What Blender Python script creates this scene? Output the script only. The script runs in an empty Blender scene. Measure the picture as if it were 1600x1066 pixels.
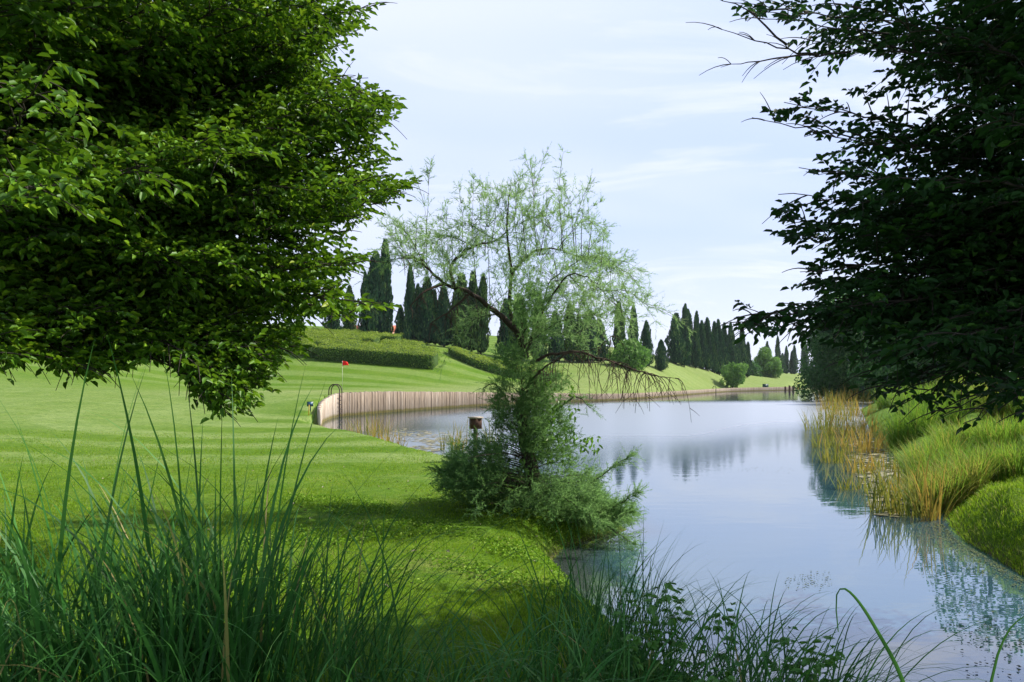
import bpy, math, random
import numpy as np
R = math.radians
C = bpy.context.scene
col = C.collection

# ------------------------------------------------------------------ camera, sky, sun, exposure
F = 1200.0; HOR = 598.0; CAMH = 2.1            # focal length in photo pixels, horizon row, eye height over the water
cam = bpy.data.cameras.new('camera'); camo = bpy.data.objects.new('camera', cam); col.objects.link(camo)
cam.sensor_width = 36; cam.lens = 36 * F / 1600; cam.shift_y = (HOR - 533) / 1600
cam.clip_start = 0.05; cam.clip_end = 5000
camo.location = (0, 0, CAMH); camo.rotation_euler = (R(90), 0, 0)
C.camera = camo

SUN_ELEV = R(43); SUN_VEC = np.array([0.92, 0.40]); SUN_VEC /= np.linalg.norm(SUN_VEC)
SUN_AZ = math.atan2(SUN_VEC[0], SUN_VEC[1])     # clockwise from +Y
w = bpy.data.worlds.new('World'); C.world = w; w.use_nodes = True
nt = w.node_tree; nt.nodes.clear()
out = nt.nodes.new('ShaderNodeOutputWorld'); bg = nt.nodes.new('ShaderNodeBackground')
sky = nt.nodes.new('ShaderNodeTexSky'); sky.sky_type = 'NISHITA'; sky.sun_disc = False
sky.sun_elevation = SUN_ELEV; sky.sun_rotation = SUN_AZ
sky.air_density = 1.0; sky.dust_density = 1.2; sky.ozone_density = 2.2
bg.inputs['Strength'].default_value = 0.115
tc = nt.nodes.new('ShaderNodeTexCoord')
sep = nt.nodes.new('ShaderNodeSeparateXYZ'); nt.links.new(tc.outputs['Generated'], sep.inputs[0])
def wmath(op, a, b=None):
    n = nt.nodes.new('ShaderNodeMath'); n.operation = op
    for i, v in enumerate((a, b)):
        if v is None: continue
        if isinstance(v, (int, float)): n.inputs[i].default_value = v
        else: nt.links.new(v, n.inputs[i])
    return n.outputs[0]
zz = wmath('ADD', wmath('MAXIMUM', sep.outputs['Z'], 0.0), 0.16)
cx = wmath('DIVIDE', sep.outputs['X'], zz); cy = wmath('DIVIDE', sep.outputs['Y'], zz)
cmb = nt.nodes.new('ShaderNodeCombineXYZ'); nt.links.new(cx, cmb.inputs[0]); nt.links.new(cy, cmb.inputs[1])
def wnoise(scale, detail, rough, dist, off):
    mp = nt.nodes.new('ShaderNodeMapping'); mp.inputs['Location'].default_value = off; mp.inputs['Scale'].default_value = (0.8, 1.5, 1)
    mp.inputs['Rotation'].default_value = (0, 0, 0.35)
    nt.links.new(cmb.outputs[0], mp.inputs[0])
    n = nt.nodes.new('ShaderNodeTexNoise'); n.inputs['Scale'].default_value = scale; n.inputs['Detail'].default_value = detail
    n.inputs['Roughness'].default_value = rough; n.inputs['Distortion'].default_value = dist
    nt.links.new(mp.outputs[0], n.inputs['Vector']); return n.outputs['Fac']
def wramp(x, a, b, lo, hi):
    n = nt.nodes.new('ShaderNodeMapRange'); n.interpolation_type = 'SMOOTHSTEP'
    n.inputs[1].default_value = a; n.inputs[2].default_value = b; n.inputs[3].default_value = lo; n.inputs[4].default_value = hi
    nt.links.new(x, n.inputs[0]); return n.outputs[0]
veil = wramp(wnoise(0.42, 3, 0.5, 0.3, (2.2, 0.4, 0)), 0.34, 0.62, 0.15, 0.85)      # thin high veil
puff = wramp(wnoise(0.85, 10, 0.62, 0.9, (5.1, 3.7, 0)), 0.42, 0.68, 0.0, 0.9)       # wispier cloud
low = wramp(sep.outputs['Z'], 0.0, 0.30, 0.85, 0.0)                                # the veil thickens near the horizon
cl = wmath('MAXIMUM', wmath('MAXIMUM', veil, low), puff)
def wmix(f, a, b):
    m_ = nt.nodes.new('ShaderNodeMix'); m_.data_type = 'RGBA'
    for k_, v in (('Factor', f), ('A', a), ('B', b)):
        if isinstance(v, tuple): m_.inputs[k_].default_value = v
        else: nt.links.new(v, m_.inputs[k_])
    return m_
veilc = wmix(cl, (2.75, 3.5, 5.6, 1), (4.5, 4.75, 5.5, 1))
cover = wramp(sep.outputs['Z'], 0.42, 0.75, 0.96, 0.25)                              # clearer overhead
mix = wmix(cover, sky.outputs[0], veilc.outputs['Result'])
nt.links.new(mix.outputs['Result'], bg.inputs['Color']); nt.links.new(bg.outputs[0], out.inputs['Surface'])

sl = bpy.data.lights.new('sun', 'SUN'); so = bpy.data.objects.new('sun', sl); col.objects.link(so)
sl.energy = 5.0; sl.angle = R(0.53); sl.color = (1.0, 0.94, 0.82)
so.rotation_euler = (R(90) - SUN_ELEV, 0, math.pi - SUN_AZ); so.location = (30, 10, 40)
C.view_settings.view_transform = 'Standard'; C.view_settings.look = 'None'
C.view_settings.exposure = 0.9; C.view_settings.gamma = 1.0
C.cycles.max_bounces = 8; C.cycles.transparent_max_bounces = 8

rng = np.random.RandomState(7)

# ------------------------------------------------------------------ helpers
def at(px, py, Y):                               # a photo pixel at distance Y -> a point of the place
    return np.array([(px - 800) * Y / F, Y, CAMH + (HOR - py) * Y / F])
def pix(p):
    return 800 + F * p[0] / p[1], HOR - F * (p[2] - CAMH) / p[1]
def onwater(px, py):
    Y = F * CAMH / (py - HOR); return ((px - 800) * Y / F, Y)

def link_mesh(name, V, faces, mat, parent=None, tint=None, smooth=False, attrs=None):
    """faces: list of int arrays (M,k)"""
    me = bpy.data.meshes.new(name)
    V = np.asarray(V, np.float32)
    faces = [np.asarray(f, np.int32) for f in faces if len(f)]
    nl = sum(f.size for f in faces); nf = sum(len(f) for f in faces)
    me.vertices.add(len(V)); me.vertices.foreach_set('co', V.ravel())
    me.loops.add(nl); me.polygons.add(nf)
    me.loops.foreach_set('vertex_index', np.concatenate([f.ravel() for f in faces]))
    tot = np.concatenate([np.full(len(f), f.shape[1], np.int32) for f in faces])
    st = np.concatenate([[0], np.cumsum(tot)[:-1]]).astype(np.int32)
    me.polygons.foreach_set('loop_start', st)
    if smooth: me.polygons.foreach_set('use_smooth', np.ones(nf, bool))
    d = dict(attrs or {})
    if tint is not None: d['tint'] = tint
    for k, v in d.items():
        a = me.attributes.new(k, 'FLOAT', 'POINT'); a.data.foreach_set('value', np.asarray(v, np.float32))
    me.update(calc_edges=True); me.validate()
    if mat: me.materials.append(mat)
    o = bpy.data.objects.new(name, me); col.objects.link(o)
    if parent: o.parent = parent
    return o

def tag(o, label=None, cat=None, group=None, kind=None):
    if label: o['label'] = label
    if cat: o['category'] = cat
    if group: o['group'] = group
    if kind: o['kind'] = kind
    return o
def empty(name, loc, label, cat, group=None, rz=0):
    o = bpy.data.objects.new(name, None); col.objects.link(o); o.location = tuple(float(v) for v in loc); o.rotation_euler = (0, 0, rz)
    o.empty_display_size = 0.2
    return tag(o, label, cat, group)
def copy_tree(o, parent=None):
    c = o.copy(); col.objects.link(c); c.parent = parent
    for ch in list(o.children): copy_tree(ch, c)
    return c

class MB:
    """collects geometry of mixed face sizes with a per-vertex tint"""
    def __init__(s): s.V = []; s.F = []; s.T = []; s.n = 0
    def add(s, V, faces, tint=0.5):
        V = np.asarray(V, float).reshape(-1, 3)
        for f in faces:
            if len(f): s.F.append(np.asarray(f, int) + s.n)
        s.V.append(V); s.T.append(np.broadcast_to(np.asarray(tint, float), (len(V),)).copy()); s.n += len(V)
    def tube(s, pts, rad, sides=6, tint=0.5, cap=True):
        pts = np.asarray(pts, float); n = len(pts)
        rad = np.broadcast_to(np.asarray(rad, float), (n,))
        t = np.gradient(pts, axis=0); t /= np.linalg.norm(t, axis=1)[:, None] + 1e-9
        ref = np.array([0, 0, 1.0]) if abs(t[0, 2]) < 0.9 else np.array([1.0, 0, 0])
        a = np.cross(t, ref); a /= np.linalg.norm(a, axis=1)[:, None] + 1e-9
        b = np.cross(t, a)
        ang = np.linspace(0, 2 * np.pi, sides, endpoint=False)
        ring = (a[:, None, :] * np.cos(ang)[None, :, None] + b[:, None, :] * np.sin(ang)[None, :, None]) * rad[:, None, None] + pts[:, None, :]
        i = np.arange(n - 1)[:, None] * sides; j = np.arange(sides)[None, :]; k = (j + 1) % sides
        q = np.stack([i + j, i + k, i + sides + k, i + sides + j], -1).reshape(-1, 4)
        fs = [q]
        if cap: fs.append(np.array([np.arange(sides)[::-1]])); fs.append(np.array([np.arange(sides) + (n - 1) * sides]))
        s.add(ring.reshape(-1, 3), fs, tint)
    def box(s, c, size, rz=0, tint=0.5):
        x, y, z = [v / 2 for v in size]
        P = np.array([[-x, -y, -z], [x, -y, -z], [x, y, -z], [-x, y, -z], [-x, -y, z], [x, -y, z], [x, y, z], [-x, y, z]])
        cr, sr = math.cos(rz), math.sin(rz)
        P = P @ np.array([[cr, sr, 0], [-sr, cr, 0], [0, 0, 1]]) + np.asarray(c, float)
        s.add(P, [np.array([[0, 3, 2, 1], [4, 5, 6, 7], [0, 1, 5, 4], [1, 2, 6, 5], [2, 3, 7, 6], [3, 0, 4, 7]])], tint)
    def leaves(s, pos, dirs, nrm, L, W, tint, fold=0.18):
        """folded oval leaves, two quads each"""
        pos = np.asarray(pos, float); n = len(pos)
        if n == 0: return
        d = dirs / (np.linalg.norm(dirs, axis=1)[:, None] + 1e-9)
        sd = np.cross(d, nrm); sd /= np.linalg.norm(sd, axis=1)[:, None] + 1e-9
        up = np.cross(sd, d)
        L = np.broadcast_to(L, (n,))[:, None]; W = np.broadcast_to(W, (n,))[:, None]
        f = up * W * fold * 2
        P = np.stack([pos, pos + d * L * .27 + sd * W * .46 + f, pos + d * L * .66 + sd * W * .40 + f - up * L * .05,
                      pos + d * L - up * L * .16, pos + d * L * .66 - sd * W * .40 + f - up * L * .05, pos + d * L * .27 - sd * W * .46 + f], 1)
        b = (np.arange(n) * 6)[:, None]
        s.add(P.reshape(-1, 3), [np.concatenate([b + np.array([[0, 1, 2, 3]]), b + np.array([[0, 3, 4, 5]])])], np.repeat(np.broadcast_to(tint, (n,)), 6))
    def hairs(s, pos, dirs, L, W, tint):
        pos = np.asarray(pos, float); n = len(pos)
        if n == 0: return
        d = dirs / (np.linalg.norm(dirs, axis=1)[:, None] + 1e-9)
        sd = np.cross(d, rng.normal(size=(n, 3))); sd /= np.linalg.norm(sd, axis=1)[:, None] + 1e-9
        L = np.broadcast_to(L, (n,))[:, None]; W = np.broadcast_to(W, (n,))[:, None]
        P = np.stack([pos - sd * W / 2, pos + sd * W / 2, pos + d * L], 1)
        s.add(P.reshape(-1, 3), [np.arange(3 * n).reshape(n, 3)], np.repeat(np.broadcast_to(tint, (n,)), 3))
    def blades(s, base, az, lean, droop, L, W, nseg, tint, power=1.6, twist=0.5):
        base = np.asarray(base, float); n = len(base)
        bc = lambda v: np.broadcast_to(np.asarray(v, float), (n,))
        az, lean, droop, L, W, tint = map(bc, (az, lean, droop, L, W, tint))
        p = base.copy(); rows = []
        tw = rng.uniform(-twist, twist, n)
        for k in range(nseg + 1):
            t = k / nseg
            sa = az + np.pi / 2 + tw
            wd = W * (0.75 + 0.5 * t if t < 0.4 else 0.95 * (1 - ((t - .4) / .6) ** 1.8)) + W * 0.03
            sd = np.stack([np.cos(sa), np.sin(sa), np.zeros(n)], 1) * (wd / 2)[:, None]
            rows.append(p - sd); rows.append(p + sd)
            a = lean + droop * ((k + .5) / nseg) ** power
            st = (L / nseg)[:, None]
            p = p + st * np.stack([np.sin(a) * np.cos(az), np.sin(a) * np.sin(az), np.cos(a)], 1)
        P = np.stack(rows, 1)                    # n, 2(nseg+1), 3
        m = 2 * (nseg + 1); b = (np.arange(n) * m)[:, None]
        fs = np.concatenate([b + np.array([[2 * k, 2 * k + 1, 2 * k + 3, 2 * k + 2]]) for k in range(nseg)])
        s.add(P.reshape(-1, 3), [fs], np.repeat(tint, m))
    def build(s, name, mat, parent=None, smooth=False):
        g = {}
        for f in s.F: g.setdefault(f.shape[1], []).append(f)
        V = np.concatenate(s.V)
        if parent is not None and parent.type == 'EMPTY':      # vertices are given in world space
            V = V - np.array(parent.location)
        return link_mesh(name, V, [np.concatenate(v) for v in g.values()], mat, parent, np.concatenate(s.T), smooth)

def inpoly(poly, x, y):
    c = False; n = len(poly); j = n - 1
    for i in range(n):
        xi, yi = poly[i]; xj, yj = poly[j]
        if (yi > y) != (yj > y) and x < (xj - xi) * (y - yi) / (yj - yi) + xi: c = not c
        j = i
    return c
def sdist(poly, X, Y):                           # signed distance, positive inside
    P = np.asarray(poly, float); Q = np.roll(P, -1, 0)
    D = np.full(X.shape, 1e9); ins = np.zeros(X.shape, bool)
    for (ax, ay), (bx, by) in zip(P, Q):
        dx, dy = bx - ax, by - ay; L2 = dx * dx + dy * dy + 1e-12
        t = np.clip(((X - ax) * dx + (Y - ay) * dy) / L2, 0, 1)
        D = np.minimum(D, np.hypot(X - ax - t * dx, Y - ay - t * dy))
        with np.errstate(divide='ignore', invalid='ignore'):
            c = ((ay > Y) != (by > Y)) & (X < dx * (Y - ay) / (dy if dy else 1e-12) + ax)
        ins ^= c
    return np.where(ins, D, -D)
def ldist(line, X, Y):
    P = np.asarray(line, float); D = np.full(np.shape(X), 1e9)
    for (ax, ay), (bx, by) in zip(P[:-1], P[1:]):
        dx, dy = bx - ax, by - ay
        t = np.clip(((X - ax) * dx + (Y - ay) * dy) / (dx * dx + dy * dy), 0, 1)
        D = np.minimum(D, np.hypot(X - ax - t * dx, Y - ay - t * dy))
    return D
def sstep(a, b, x):
    t = np.clip((x - a) / (b - a), 0, 1); return t * t * (3 - 2 * t)
def smooth_line(pts, step):                      # Catmull-Rom through pts, resampled
    P = np.asarray(pts, float); P = np.vstack([2 * P[0] - P[1], P, 2 * P[-1] - P[-2]]); o = []
    for i in range(1, len(P) - 2):
        for t in np.linspace(0, 1, 40, endpoint=False):
            o.append(.5 * (2 * P[i] + (P[i + 1] - P[i - 1]) * t + (2 * P[i - 1] - 5 * P[i] + 4 * P[i + 1] - P[i + 2]) * t * t + (3 * P[i] - P[i - 1] - 3 * P[i + 1] + P[i + 2]) * t ** 3))
    o.append(P[-2]); o = np.array(o)
    s = np.concatenate([[0], np.cumsum(np.linalg.norm(np.diff(o[:, :2], axis=0), axis=1))])
    q = np.arange(0, s[-1], step)
    return np.stack([np.interp(q, s, o[:, k]) for k in range(o.shape[1])], 1)

# ------------------------------------------------------------------ materials
class NT:
    def __init__(s, name):
        s.m = bpy.data.materials.new(name); s.m.use_nodes = True; s.t = s.m.node_tree; s.t.nodes.clear()
        s.out = s.t.nodes.new('ShaderNodeOutputMaterial')
    def n(s, ty, **kw):
        x = s.t.nodes.new(ty)
        for k, v in kw.items():
            if k in x.inputs: s.set(x.inputs[k], v)
            else: setattr(x, k, v)
        return x
    def set(s, inp, v):
        if isinstance(v, bpy.types.NodeSocket): s.t.links.new(v, inp)
        else: inp.default_value = v
    def noise(s, scale, detail=4, rough=.55, vec=None, dist=0.0):
        x = s.n('ShaderNodeTexNoise', Scale=scale, Detail=detail, Roughness=rough, Distortion=dist)
        if vec is not None: s.t.links.new(vec, x.inputs['Vector'])
        return x.outputs['Fac']
    def attr(s, nm): return s.n('ShaderNodeAttribute', attribute_name=nm).outputs['Fac']
    def ramp(s, fac, stops):
        x = s.n('ShaderNodeValToRGB'); e = x.color_ramp.elements
        while len(e) < len(stops): e.new(.5)
        for el, (p, c) in zip(e, stops): el.position = p; el.color = (*c, 1)
        s.t.links.new(fac, x.inputs[0]); return x.outputs[0]
    def mix(s, fac, a, b, blend='MIX'):
        x = s.n('ShaderNodeMix', data_type='RGBA', blend_type=blend)
        s.set(x.inputs['Factor'], fac)
        for k, v in (('A', a), ('B', b)): s.set(x.inputs[k], v if isinstance(v, bpy.types.NodeSocket) else (*v, 1))
        return x.outputs['Result']
    def math(s, op, a, b=0.0):
        x = s.n('ShaderNodeMath', operation=op); s.set(x.inputs[0], a); s.set(x.inputs[1], b); return x.outputs[0]
    def mapr(s, x, a, b, lo=0., hi=1.):
        n = s.n('ShaderNodeMapRange'); s.set(n.inputs[0], x)
        for i, v in enumerate((a, b, lo, hi)): n.inputs[i + 1].default_value = v
        return n.outputs[0]
    def obj(s, scale=(1, 1, 1), rot=(0, 0, 0)):
        t = s.n('ShaderNodeTexCoord'); m = s.n('ShaderNodeMapping'); m.inputs['Scale'].default_value = scale; m.inputs['Rotation'].default_value = rot
        s.t.links.new(t.outputs['Object'], m.inputs[0]); return m.outputs[0]
    def bump(s, h, strength, dist):
        x = s.n('ShaderNodeBump', Strength=strength, Distance=dist); s.t.links.new(h, x.inputs['Height']); return x.outputs[0]
    def pbr(s, color, rough=.6, spec=.3, metal=0., normal=None):
        x = s.n('ShaderNodeBsdfPrincipled'); s.set(x.inputs['Base Color'], color if isinstance(color, bpy.types.NodeSocket) else (*color, 1))
        s.set(x.inputs['Roughness'], rough); x.inputs['Specular IOR Level'].default_value = spec; x.inputs['Metallic'].default_value = metal
        if normal is not None: s.t.links.new(normal, x.inputs['Normal'])
        return x.outputs[0]
    def end(s, sh): s.t.links.new(sh, s.out.inputs['Surface']); return s.m

def foliage(name, stops, trans=.25, tcol=None, rough=.45, spec=.35, nscale=None):
    k = NT(name); c = k.ramp(k.attr('tint'), stops)
    if nscale: c = k.mix(k.mapr(k.noise(nscale, 3, vec=k.obj()), .3, .7, 0, .55), c, stops[0][1])
    b = k.pbr(c, rough, spec)
    tl = k.n('ShaderNodeBsdfTranslucent'); tl.inputs[0].default_value = (*(tcol or tuple(v * 1.3 for v in stops[-1][1])), 1)
    if tcol is None: k.t.links.new(k.mix(.35, c, tuple(min(1, v * 1.7) for v in stops[len(stops) // 2][1])), tl.inputs[0])
    m = k.n('ShaderNodeMixShader'); m.inputs[0].default_value = trans
    k.t.links.new(b, m.inputs[1]); k.t.links.new(tl.outputs[0], m.inputs[2])
    return k.end(m.outputs[0])
def bark(name, c1, c2, scale=14):
    k = NT(name); v = k.obj((1, 1, .25)); nz = k.noise(scale, 6, .65, v)
    return k.end(k.pbr(k.ramp(nz, [(.3, c1), (.7, c2)]), .9, .15, normal=k.bump(nz, .6, .02)))
def plain(name, c, rough=.6, spec=.3, metal=0., var=.25, scale=9):
    k = NT(name); nz = k.noise(scale, 5, .6, k.obj())
    return k.end(k.pbr(k.ramp(nz, [(.3, tuple(v * (1 - var) for v in c)), (.7, tuple(min(1, v * (1 + var)) for v in c))]), rough, spec, metal, k.bump(nz, .15, .01)))

M = {}
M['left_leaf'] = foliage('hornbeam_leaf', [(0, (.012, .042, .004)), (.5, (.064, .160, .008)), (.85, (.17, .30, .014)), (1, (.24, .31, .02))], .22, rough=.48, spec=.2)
M['right_leaf'] = foliage('shaded_tree_leaf', [(0, (.008, .026, .006)), (.6, (.017, .055, .010)), (1, (.05, .13, .015))], .26, rough=.55, spec=.10)  # leaf colour itself darkened to deepen the backlit shade
M['bark'] = bark('bark', (.018, .015, .012), (.06, .05, .04))
M['tama_bark'] = bark('tamarisk_bark', (.022, .017, .013), (.075, .055, .042), 30)
M['dead_twig'] = bark('dead_twig', (.03, .022, .016), (.10, .07, .05), 30)
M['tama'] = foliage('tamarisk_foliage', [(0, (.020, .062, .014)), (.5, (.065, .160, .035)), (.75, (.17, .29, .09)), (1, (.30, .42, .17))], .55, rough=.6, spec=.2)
M['climber'] = foliage('climber_leaf', [(0, (.03, .09, .012)), (1, (.12, .25, .02))], .35)
M['cypress'] = foliage('cypress_foliage', [(0, (.010, .036, .022)), (.6, (.040, .110, .046)), (1, (.14, .23, .06))], .08, rough=.65, spec=.15)
M['cypress_olive'] = foliage('olive_cypress_foliage', [(0, (.014, .038, .016)), (.6, (.055, .120, .028)), (1, (.16, .24, .045))], .08, rough=.65, spec=.15)
M['pine'] = foliage('pine_foliage', [(0, (.04, .11, .025)), (.6, (.11, .24, .04)), (1, (.20, .34, .06))], .3, rough=.6, spec=.2)
M['darktree'] = foliage('far_tree_foliage', [(0, (.014, .055, .014)), (.6, (.050, .14, .032)), (1, (.13, .25, .05))], .3, rough=.6, spec=.2)
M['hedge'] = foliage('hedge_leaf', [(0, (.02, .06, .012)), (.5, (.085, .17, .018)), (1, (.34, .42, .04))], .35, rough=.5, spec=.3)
M['hedge_core'] = plain('hedge_core', (.03, .06, .012), .9, .1)
M['tall'] = foliage('tall_grass_blade', [(0, (.009, .050, .008)), (.5, (.032, .130, .020)), (.88, (.10, .25, .06)), (1, (.24, .20, .07))], .3, rough=.5, spec=.16)
M['weed'] = foliage('weed_leaf', [(0, (.03, .11, .015)), (1, (.10, .24, .03))], .25)
M['reed'] = foliage('reed_blade', [(0, (.035, .09, .015)), (.45, (.11, .17, .022)), (.7, (.28, .21, .04)), (1, (.34, .19, .05))], .35, rough=.6, spec=.08)
M['tuss'] = foliage('tussock_blade', [(0, (.035, .11, .012)), (.5, (.09, .21, .018)), (.8, (.19, .29, .03)), (1, (.30, .21, .06))], .4, rough=.6, spec=.06)
M['lawn_blade'] = foliage('lawn_blade', [(0, (.065, .15, .005)), (.6, (.14, .26, .008)), (.92, (.22, .32, .02)), (1, (.32, .28, .10))], .4, rough=.6, spec=.08)
M['pad'] = foliage('floating_leaf', [(0, (.06, .07, .03)), (.5, (.20, .18, .08)), (1, (.38, .33, .22))], .0, rough=.5, spec=.4)
M['duck'] = foliage('duckweed', [(0, (.03, .045, .012)), (.5, (.07, .095, .025)), (1, (.14, .15, .06))], .0, rough=.7, spec=.1)
M['iron'] = plain('dark_iron', (.03, .017, .015), .6, .4, .3)
M['sign'] = plain('dark_green_sign', (.012, .05, .05), .5, .4)
M['signface'] = plain('blue_sign_face', (.05, .12, .20), .4, .5)
M['yellow'] = plain('yellow_stake', (.55, .36, .06), .6, .3)
M['red'] = plain('red_cloth', (.75, .02, .015), .7, .2, var=.1)
M['white'] = plain('white_pole', (.55, .55, .45), .5, .4)
M['brownwood'] = plain('brown_wood', (.06, .03, .02), .8, .2)
M['greywood'] = plain('pale_wood', (.34, .28, .22), .8, .2)
M['housewall'] = plain('house_plaster', (.50, .30, .24), .9, .1, scale=.6)
M['roof'] = plain('roof_tile', (.38, .13, .08), .9, .1, scale=2)

# ground
k = NT('mown_grass')
p = k.obj()
big = k.noise(.22, 4, .6, p); mid = k.noise(2.6, 5, .65, p); fine = k.noise(38, 4, .7, p)
g = k.mix(k.mapr(big, .35, .65), (.062, .142, .009), (.098, .176, .014))
g = k.mix(k.mapr(mid, .4, .75, 0, .45), g, (.155, .22, .012))
g = k.mix(k.mapr(fine, .35, .7, .5, 0), g, (.032, .075, .006))
g = k.mix(k.math('MULTIPLY', k.math('MULTIPLY', k.attr('stripe'), k.mapr(k.noise(.35, 4, .6, p), .25, .55, .45, 1)), .95), g, (.19, .25, .085))
g = k.mix(k.math('MULTIPLY', k.attr('pale'), .75), g, (.23, .26, .11))
rough_ = k.noise(.055, 5, .7, p); g = k.mix(k.mapr(rough_, .42, .68, 0, .45), g, (.13, .19, .035))
tuft = k.noise(14, 3, .75, p); g = k.mix(k.mapr(tuft, .50, .72, 0, .6), g, (.045, .10, .005)); t5 = k.noise(5.5, 4, .75, p); g = k.mix(k.mapr(t5, .48, .68, 0, .7), g, (.045, .105, .006)); g = k.mix(k.mapr(t5, .5, .30, 0, .5), g, (.17, .235, .035)); t1 = k.noise(1.3, 5, .7, p); g = k.mix(k.mapr(t1, .50, .68, 0, .5), g, (.050, .125, .010))
dry = k.mapr(k.noise(.9, 5, .7, p), .56, .74, 0, .55)
g = k.mix(k.math('MULTIPLY', dry, k.attr('worn')), g, (.20, .19, .07))
soil = k.mix(k.mapr(k.noise(9, 5, .7, p), .35, .7), (.045, .030, .018), (.13, .095, .055))
g = k.mix(k.attr('soil'), g, soil)
M['ground'] = k.end(k.pbr(g, .9, .05, normal=k.bump(k.math('ADD', fine, k.math('MULTIPLY', k.noise(11, 3, .7, p), 1.5)), .6, .05)))

# water
k = NT('pond_water')
p = k.obj((1, 1, 1))
body = k.mix(k.attr('shallow'), (.036, .088, .122), (.07, .06, .03))
n1 = k.noise(1.1, 3, .5, k.obj((1.0, 2.2, 1))); n2 = k.noise(5.0, 3, .55, k.obj((.7, 1.6, 1)))
h = k.math('ADD', k.math('MULTIPLY', n1, .0022), k.math('MULTIPLY', k.math('MULTIPLY', n2, k.attr('ripple')), .012))
b1 = k.bump(h, 1.0, 1.0)
lw = k.n('ShaderNodeLayerWeight', Blend=.5); k.t.links.new(b1, lw.inputs['Normal'])
fac = k.math('ADD', k.math('MULTIPLY', k.math('POWER', lw.outputs['Facing'], 2.3), .90), .07)
gl = k.n('ShaderNodeBsdfGlossy'); k.set(gl.inputs['Roughness'], k.math('ADD', k.math('MULTIPLY', k.attr('ripple'), .27), .015)); k.t.links.new(b1, gl.inputs['Normal'])
df = k.n('ShaderNodeBsdfDiffuse'); k.set(df.inputs['Color'], body)
w_ = k.n('ShaderNodeMixShader'); k.set(w_.inputs[0], fac); k.t.links.new(df.outputs[0], w_.inputs[1]); k.t.links.new(gl.outputs[0], w_.inputs[2])
M['water'] = k.end(w_.outputs[0])

# log wall
k = NT('weathered_logs')
p = k.obj((1, 1, .15)); nz = k.noise(9, 6, .65, p)
c = k.ramp(k.attr('tint'), [(0, (.22, .165, .115)), (.5, (.37, .295, .225)), (1, (.58, .50, .42))])
c = k.mix(k.mapr(nz, .35, .7, .5, 0), c, (.12, .09, .07))
geo = k.n('ShaderNodeSeparateXYZ'); tcz = k.n('ShaderNodeTexCoord'); k.t.links.new(tcz.outputs['Object'], geo.inputs[0])
wob = k.math('ADD', geo.outputs['Z'], k.math('MULTIPLY', k.noise(2.0, 4, .6, k.obj()), -.25))
c = k.mix(k.mapr(wob, -.02, .12, .85, 0), c, (.20, .17, .05))
M['logs'] = k.end(k.pbr(c, .9, .1, normal=k.bump(nz, .5, .02)))

# ------------------------------------------------------------------ terrain
# wall line: photo column, top row, waterline row
WALLPX = [(499, 641, 669), (503, 628, 660), (525, 615.5, 652), (560, 613, 648.5), (600, 612, 645), (700, 612.5, 637.5), (770, 613.5, 633.5),
          (860, 614.5, 629), (975, 615, 624.5), (1060, 611, 618), (1120, 607.5, 613.2), (1155, 606, 611.5), (1242, 604.5, 609.6)]
WALL = []
for px, pt, pb in WALLPX:
    x, y = onwater(px, pb); WALL.append((x, y, CAMH + (HOR - pt) * y / F))
WALLS = smooth_line(WALL, .21)
wl2 = [tuple(v[:2]) for v in WALL]
shore_left = [(1.25, 5.0), (.81, 6.96), (.54, 9.0), (.72, 9.75), (1.2, 10.35), (1.75, 10.9), (1.6, 12.6), (.6, 15.5), (-.7, 18.8), (-2.15, 21.5), (-4.6, 27.4), (-6.65, 30.7), (-8.4, 34.2)]
shore_right = [(94, 252), (119, 278), (112, 240), (70, 150), (40, 85), (27, 60), (14.3, 30.7), (10.3, 20.6), (7.6, 13.8), (6.4, 11.35), (5.95, 10.2), (5.7, 9.1), (5.47, 8.2), (5.7, 7.0), (6.8, 6.0), (9, 5.2), (30, 4.0)]
near_bank = [(30, 2.0), (9, 2.4), (5, 2.9), (3, 3.5), (1.9, 4.2)]
LAKE = shore_left + wl2 + shore_right + near_bank
SOFT = [(94, 252)] + shore_right[1:] + near_bank + shore_left
ctl = []
def cz(X, Y, z): ctl.append((X, Y, z))
def cp(px, py, Y): x = at(px, py, Y); ctl.append(tuple(x))
for a in [(0, 0, .5), (-4, 2, .55), (3, 1, .4), (-3, 6, .45), (-6, 8, .6), (0, 5, .38), (-1, 8, .38), (.2, 11, .35), (0, -8, .6), (10, -6, .6), (-12, -5, .9), (-16, 8, 1.1), (12, 1, .5), (30, 0, .6), (-30, 10, 1.6), (7.5, 7, .55), (11, 6, .9), (16, 8, 1.1), (40, 10, 1.4), (7, 10, .55)]: cz(*a)
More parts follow.
